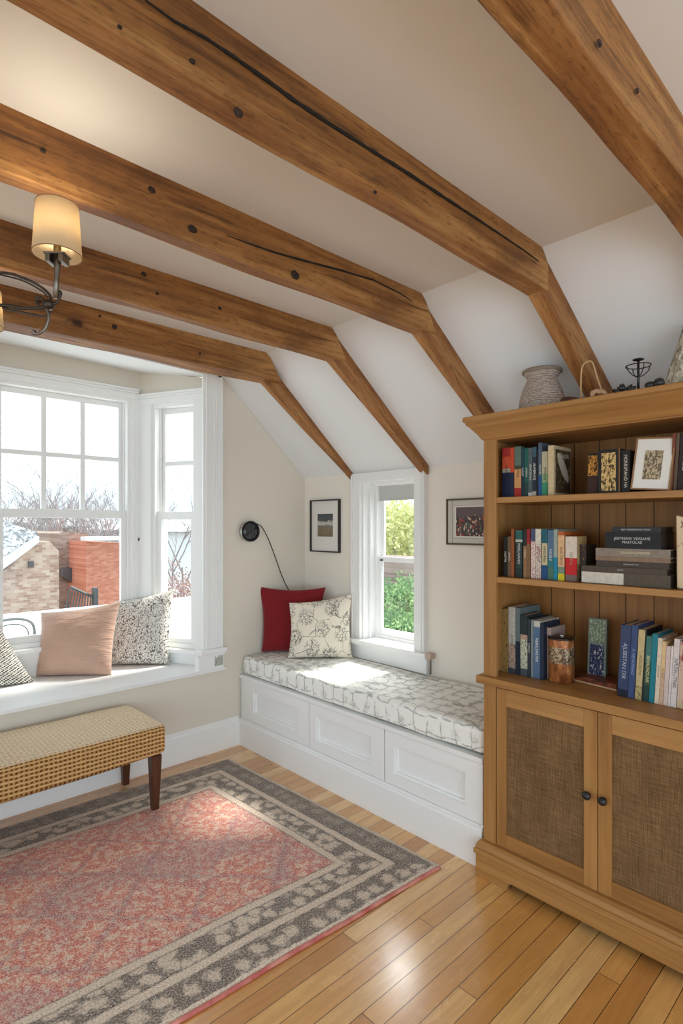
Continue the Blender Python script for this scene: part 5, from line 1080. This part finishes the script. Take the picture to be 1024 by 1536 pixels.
r3, o3 = house([(88, 800), (96, 797), (131, 800), (133, 1000), (86, 1000)], 15.0, 5, M['bbrown'], 'brick_building', 'brown brick building between the pale gable house and the orange brick wall, outside')
g = MB(); a, b = at(91, 852, 'y', 14.9) - o3, at(112, 878, 'y', 14.9) - o3; g.prism([(a.x, -.3, b.z + .3), (b.x, -.3, b.z), (b.x, -.3, a.z - .1), (b.x - .15, -.3, a.z), (a.x, -.3, a.z)], (0, .28, 0)); g.build('shed_door', M['darkwin'], r3)
r2, o2 = house([(129, 812), (215, 816), (215, 990), (129, 990)], 13.5, 6, M['borange'], 'orange_brick_building', 'bright orange brick building with a white coping, outside the bay window')
g = MB(); a, b = at(128, 810, 'y', 13.4) - o2, at(216, 816, 'y', 13.4) - o2; g.box((a.x, -.15, a.z - .02), (b.x, .3, a.z + .09)); g.build('coping', M['white_roof'], r2)
# distant pale buildings
for (u0, u1, v0, Y, mt, lb_) in ((-30, 60, 786, 34, 'white_roof', 'distant long white roofed building below the bare trees'), (60, 130, 792, 30, 'bbrown', 'distant low brown building between the bare trees'), (240, 300, 800, 30, 'white_roof', 'distant white building seen through the narrow bay window'), (120, 185, 797, 38, 'slate', 'distant low grey building above the orange brick wall')):
    a = at(u0, v0, 'y', Y); b = at(u1, v0, 'y', Y); g = MB(); g.box((a.x, Y, GZ), (b.x, Y + 5, a.z)); rr_ = empty('distant_building', ((a.x + b.x) / 2, Y, GZ), label=lb_, cat='building'); o = g.build('walls', M[mt]); o.parent = rr_; o.location = -Vector(rr_.location)
    g = MB(); g.prism([(a.x - .2, Y - .3, a.z), (b.x + .2, Y - .3, a.z), (b.x + .2, Y + 2.5, a.z + .7), (a.x - .2, Y + 2.5, a.z + .7)], (0, 0, .1)); o = g.build('roof', M['slate']); o.parent = rr_; o.location = -Vector(rr_.location)
# railing and post
fr_ = empty('metal_railing', at(125, 900, 'y', 9.0), label='dark metal railing running down to a grey post, outside the bay window', cat='railing'); f0 = Vector(fr_.location)
g = MB(); T0, T1 = at(106, 880, 'y', 9.0) - f0, at(143, 897, 'y', 9.0) - f0; B_0, B_1 = at(96, 922, 'y', 9.0) - f0, at(143, 926, 'y', 9.0) - f0
g.tube([T0, T1], .03, 6); g.tube([B_0, B_1], .03, 6)
for k in range(11): f = k / 10; g.tube([T0.lerp(T1, f), B_0.lerp(B_1, f)], .016, 5)
g.build('rails', M['fence'], fr_)
g = MB(); a, b = at(140, 882, 'y', 8.9) - f0, at(146, 930, 'y', 8.9) - f0; g.box((a.x, -.15, b.z), (b.x, .0, a.z)); g.build('post', M['fence'], fr_)
# white flat roof just below the bay with a wire chair
a = at(0, 930, 'y', 3.0); g = MB(); zr2 = at(100, 922, 'y', 4.2).z; g.box((-5.5, .9, zr2 - 1.2), (1.5, 4.2, zr2)); g.box((-5.5, 4.1, zr2), (1.5, 4.2, zr2 + .08)); o = g.build('porch_roof', M['white_roof'], loc=(-2, 2.5, zr2)); tag(o, 'white flat porch roof just below the bay window outside', 'roof')
cc = at(22, 985, 'y', 1.8); chx = empty('garden_chair', (cc.x, 1.9, zr2), label='pale rounded wire garden chair seen low through the left of the bay window', cat='chair'); hz = at(22, 931, 'y', 1.8).z - zr2; wx = .17
g = MB(); g.tube(spl([Vector((-wx, 0, 0)), Vector((-wx, 0, hz * .7)), Vector((-wx * .7, 0, hz * .93)), Vector((0, 0, hz)), Vector((wx * .7, 0, hz * .93)), Vector((wx, 0, hz * .7)), Vector((wx, 0, 0))]), .012, 8); g.tube(spl([Vector((-wx * .75, .0, 0)), Vector((-wx * .7, 0, hz * .7)), Vector((0, 0, hz * .88)), Vector((wx * .7, 0, hz * .7)), Vector((wx * .75, 0, 0))]), .006, 6); g.build('back_frame', M['fence'], chx, smooth=True)
g = MB(); g.box((-wx * .9, -.3, hz * .4), (wx * .9, 0, hz * .45)); g.tube([(-wx * .8, -.28, 0), (-wx * .8, -.28, hz * .4)], .012, 6); g.tube([(wx * .8, -.28, 0), (wx * .8, -.28, hz * .4)], .012, 6); g.build('seat', M['white_roof'], chx)
# bare trees
def bare_tree(x, y, h, seed, label, spread=1.0):
    r = random.Random(seed); mb = MB(); root = Vector((0, 0, 0))
    def br(p, d, L_, rad, lv):
        q = p + d * L_ * .5 + Vector((r.uniform(-1, 1), r.uniform(-1, 1), 0)) * L_ * .05; e = p + d * L_
        mb.tube([p, q, e], [rad, rad * .8, rad * .6], 4 if lv > 1 else 6, cap=False)
        if lv >= 5: return
        for k in range(3 if lv < 4 else 3):
            a = r.uniform(0, 2 * PI); s = r.uniform(.35, .75) * spread; nd = (d + Vector((math.cos(a), math.sin(a), .15)) * s).normalized(); nd.z = max(nd.z, .05)
            br(p.lerp(e, r.uniform(.55, 1.0)), nd, L_ * r.uniform(.6, .8), rad * .58, lv + 1)
    br(root, Vector((r.uniform(-.05, .05), 0, 1)).normalized(), h * .26, h * .006, 0)
    o = mb.build('bare_tree', M['bark']); o.location = (x, y, GZ); tag(o, label, 'tree', 'bare winter trees beyond the bay window'); return o
TR = [(12, 735, 26), (33, 733, 24), (52, 742, 27), (82, 742, 26), (104, 728, 23), (122, 745, 28), (150, 728, 22), (168, 738, 26), (184, 744, 27), (256, 738, 24), (276, 740, 22), (70, 752, 20), (140, 752, 19)]
TL = ['bare tree behind the leftmost pane column of the bay window', 'tallest bare tree in the left pane column of the bay window', 'bare tree just left of the first vertical glazing bar', 'bare tree just right of the first vertical glazing bar', 'tall bare tree in the centre pane column of the bay window', 'bare tree at the second vertical glazing bar', 'round-crowned bare tree in the right pane column of the bay window', 'bare tree right of the round-crowned one, in the right pane column', 'bare tree at the right edge of the large bay window', 'bare tree seen in the left of the narrow side window', 'bare tree seen in the right of the narrow side window', 'lower bare tree beyond the pale brick gable house', 'lower bare tree above the orange brick building']
for k, ((u, v, Y), lb_) in enumerate(zip(TR, TL)):
    p = at(u, v, 'y', Y); bare_tree(p.x, Y, (p.z - GZ) * 1.75, 11 + k, lb_, 1.0 if k != 6 else 1.3)
# hedge bank of purple-brown scrub below the narrow side window
def leafy(name, cx, cy, z0, rx, ry, rz, nleaf, size, mat, label, cat, seed=0, trunk=True, group=None):
    r = random.Random(seed); bm = bmesh.new()
    for i in range(nleaf):
        a = r.uniform(0, 2 * PI); ct = r.uniform(-1, 1); st = math.sqrt(1 - ct * ct); rad = r.uniform(.45, 1.0) ** .6 * (1 + .30 * mnoise.noise(Vector((math.cos(a) * st * 2, math.sin(a) * st * 2, ct * 2 + seed))))
        p = Vector((rx * rad * math.cos(a) * st, ry * rad * math.sin(a) * st, rz * (1 + rad * ct)))
        d1 = Vector((r.uniform(-1, 1), r.uniform(-1, 1), r.uniform(-1, 1))).normalized(); d2 = d1.cross(Vector((r.uniform(-1, 1), r.uniform(-1, 1), r.uniform(-1, 1)))).normalized(); s = size * r.uniform(.6, 1.3)
        bm.faces.new([bm.verts.new(p - d1 * s), bm.verts.new(p + d2 * s * .45), bm.verts.new(p + d1 * s), bm.verts.new(p - d2 * s * .45)])
    me = bpy.data.meshes.new(name); bm.to_mesh(me); bm.free(); me.materials.append(mat)
    root = empty(name, (cx, cy, z0), label=label, cat=cat, group=group); o = bpy.data.objects.new('foliage', me); C.objects.link(o); o.parent = root
    if trunk: g = MB(); g.tube([(0, 0, 0), (.05, 0, rz * .6), (0, .05, rz * 1.3)], [rz * .06, rz * .045, rz * .02], 7); g.build('trunk', M['bark'], root)
    return root
def leafmat(name, c1, c2, c3):
    n = bpy.data.materials.new(name); n.use_nodes = True; t = n.node_tree; t.nodes.clear(); o = t.nodes.new('ShaderNodeOutputMaterial'); mx = t.nodes.new('ShaderNodeMixShader'); df = t.nodes.new('ShaderNodeBsdfDiffuse'); tl = t.nodes.new('ShaderNodeBsdfTranslucent'); mx.inputs[0].default_value = .4
    tc = t.nodes.new('ShaderNodeTexCoord'); nz = t.nodes.new('ShaderNodeTexNoise'); nz.inputs['Scale'].default_value = 2.5; nz.inputs['Detail'].default_value = 6; nz.inputs['Roughness'].default_value = .8; rp = t.nodes.new('ShaderNodeValToRGB'); t.links.new(tc.outputs['Object'], nz.inputs[0]); t.links.new(nz.outputs[0], rp.inputs[0])
    rp.color_ramp.elements.new(.5); [setattr(e, 'color', lin(c)) for e, c in zip(rp.color_ramp.elements, (c1, c2, c3))]; rp.color_ramp.elements[0].position = .38; rp.color_ramp.elements[2].position = .62
    for s in (df, tl): t.links.new(rp.outputs[0], s.inputs[0])
    t.links.new(df.outputs[0], mx.inputs[1]); t.links.new(tl.outputs[0], mx.inputs[2]); t.links.new(mx.outputs[0], o.inputs[0]); return n
M['lgreen'] = leafmat('shrub_leaves', (84, 112, 84), (122, 156, 108), (176, 200, 146)); M['lyellow'] = leafmat('spring_leaves', (170, 176, 108), (206, 208, 150), (232, 230, 190)); M['lbrown'] = leafmat('brown_scrub_leaves', (120, 92, 90), (164, 132, 126), (200, 178, 170))
# views through the small window: x grows away from the house
def X_(u, v, x): return at(u, v, 'x', x)
p = X_(598, 930, 3.2)
def shrub(u, v0, x, w, hgt, mat, label, n_=2600, s=.05, seed=1, nm='shrub', cat='shrub', group=None):
    c = X_(u, v0, x); zb_ = c.z - 2 * hgt; leafy(nm, c.x, c.y, zb_, w, w, hgt, n_, s, mat, label, cat, seed, True, group)
# rising bank that carries the garden outside the small window
g = MB(); g.prism([(.9, -6, GZ), (.9, -6, GZ + .6), (3, -6, GZ + 1.6), (9, -6, GZ + 2.7), (20, -6, GZ + 3.0), (20, -6, GZ)], (0, 22, 0)); o = g.build('ground', M['ground']); tag(o, kind='structure')
shrub(586, 868, 3.6, .62, .55, M['lgreen'], 'green shrub in the lower left of the small window view', 2600, .035, 5)
shrub(606, 862, 4.2, .70, .62, M['lgreen'], 'tall green shrub in the lower right of the small window view', 2800, .038, 8)
shrub(600, 915, 2.9, .55, .45, M['lgreen'], 'lowest bright green shrub at the foot of the small window view', 2400, .035, 12)
shrub(575, 920, 3.1, .55, .5, M['lgreen'], 'green shrub hidden partly by the left sash of the small window', 2000, .035, 15)
for k, (u, v, x, w, h_, lb_) in enumerate([(592, 742, 11, 1.6, 2.0, 'pale yellow-green tree filling the upper left pane of the small window'), (612, 736, 12.5, 1.8, 2.2, 'pale yellow-green tree filling the upper right of the small window'), (575, 760, 13, 1.7, 1.9, 'pale spring tree behind the left sash of the small window'), (640, 750, 12, 1.7, 2.0, 'pale spring tree hidden by the right casing of the small window')]):
    shrub(u, v, x, w, h_, M['lyellow'], lb_, 4200, .085, 30 + k, 'leafy_tree', 'tree', 'pale spring trees beyond the small window')
a = X_(560, 850, 9); b = X_(660, 838, 9)
g = MB(); g.box((8.9, a.y + 1, GZ + 2.6), (9.4, b.y - 1, b.z)); o = g.build('garden_wall', M['bbrown'], loc=(9.1, (a.y + b.y) / 2, GZ + 2.6)); tag(o, 'low pinkish-grey garden wall above the green shrubs outside', 'wall')
# brown scrub beside the narrow bay window
for k, (u, v, Y, w, h_) in enumerate([(262, 850, 6.0, .9, .9), (285, 862, 5.2, .8, .8), (246, 872, 5.0, .7, .8), (272, 905, 4.6, .8, .7)]):
    p = at(u, v, 'y', Y); leafy('bare_shrub', p.x, Y, p.z - 2 * h_, w, w, h_, 2600, .03, M['lbrown'], ['brown bare shrub highest in the narrow side window', 'brown bare shrub at the right of the narrow side window', 'brown bare shrub at the left of the narrow side window', 'lowest brown bare shrub in the narrow side window'][k], 'shrub', 60 + k, True, 'brown shrubs outside the narrow side window')
# ------------------------------------------------------------------ light
W = bpy.data.worlds.new('sky'); bpy.context.scene.world = W; W.use_nodes = True; t = W.node_tree; bg = t.nodes['Background']
bg.inputs[0].default_value = (.76, .90, 1.0, 1); bg.inputs[1].default_value = 2.05
sd = bpy.data.lights.new('sun', 'SUN'); sd.energy = 9; sd.angle = math.radians(10); sd.color = (1, .95, .86); so = bpy.data.objects.new('sun', sd); C.objects.link(so)
sdir = Vector((-.66, .04, -.80)).normalized(); so.rotation_euler = sdir.to_track_quat('-Z', 'Y').to_euler(); so.location = (6, 0, 8)
def area(name, loc, tgt, sx, sy, e, c=(1, 1, 1)):
    l = bpy.data.lights.new(name, 'AREA'); l.shape = 'RECTANGLE'; l.size = sx; l.size_y = sy; l.energy = e; l.color = c; o = bpy.data.objects.new(name, l); C.objects.link(o); o.location = loc; o.rotation_euler = (Vector(tgt) - Vector(loc)).to_track_quat('-Z', 'Y').to_euler(); return o
area('bay_fill', (-1.6, 1.6, 1.9), (-1.8, -1.5, .4), 1.6, 1.6, 12, (.84, .93, 1))  # added panel outside the bay, strengthens the light through its windows
area('garden_fill', (.85, -.50, 2.0), (-.5, -1.05, .5), 1.2, 2.0, 75, (.97, .98, 1))  # added panel outside the small window, for cushion patch and floor highlight
area('rear_fill', (-2.8, -5.4, 1.1), (-1.6, -1.6, 2.6), 2.6, 1.4, 34, (.66, .84, 1))  # added unseen fill behind the camera, cools the warm bounce on the ceiling
# ------------------------------------------------------------------ camera
cd = bpy.data.cameras.new('camera'); cd.sensor_fit = 'HORIZONTAL'; cd.sensor_width = 36; cd.lens = F0 / 1024 * 36; cd.shift_y = (HOR - 768) / 1024; cd.clip_start = .05; cd.clip_end = 300
co = bpy.data.objects.new('camera', cd); C.objects.link(co); co.location = CAM; co.rotation_euler = (PI / 2, 0, YAW - PI / 2)
sc = bpy.context.scene; sc.camera = co
sc.view_settings.view_transform = 'Standard'; sc.view_settings.look = 'None'; sc.view_settings.gamma = 1; sc.view_settings.use_curve_mapping = False; sc.view_settings.exposure = 0.0
sc.cycles.max_bounces = 9; sc.cycles.diffuse_bounces = 6; sc.cycles.glossy_bounces = 3; sc.cycles.transparent_max_bounces = 12; sc.cycles.transmission_bounces = 4; sc.cycles.caustics_reflective = False; sc.cycles.caustics_refractive = False
sc.cycles.use_denoising = True; sc.cycles.sample_clamp_indirect = 6
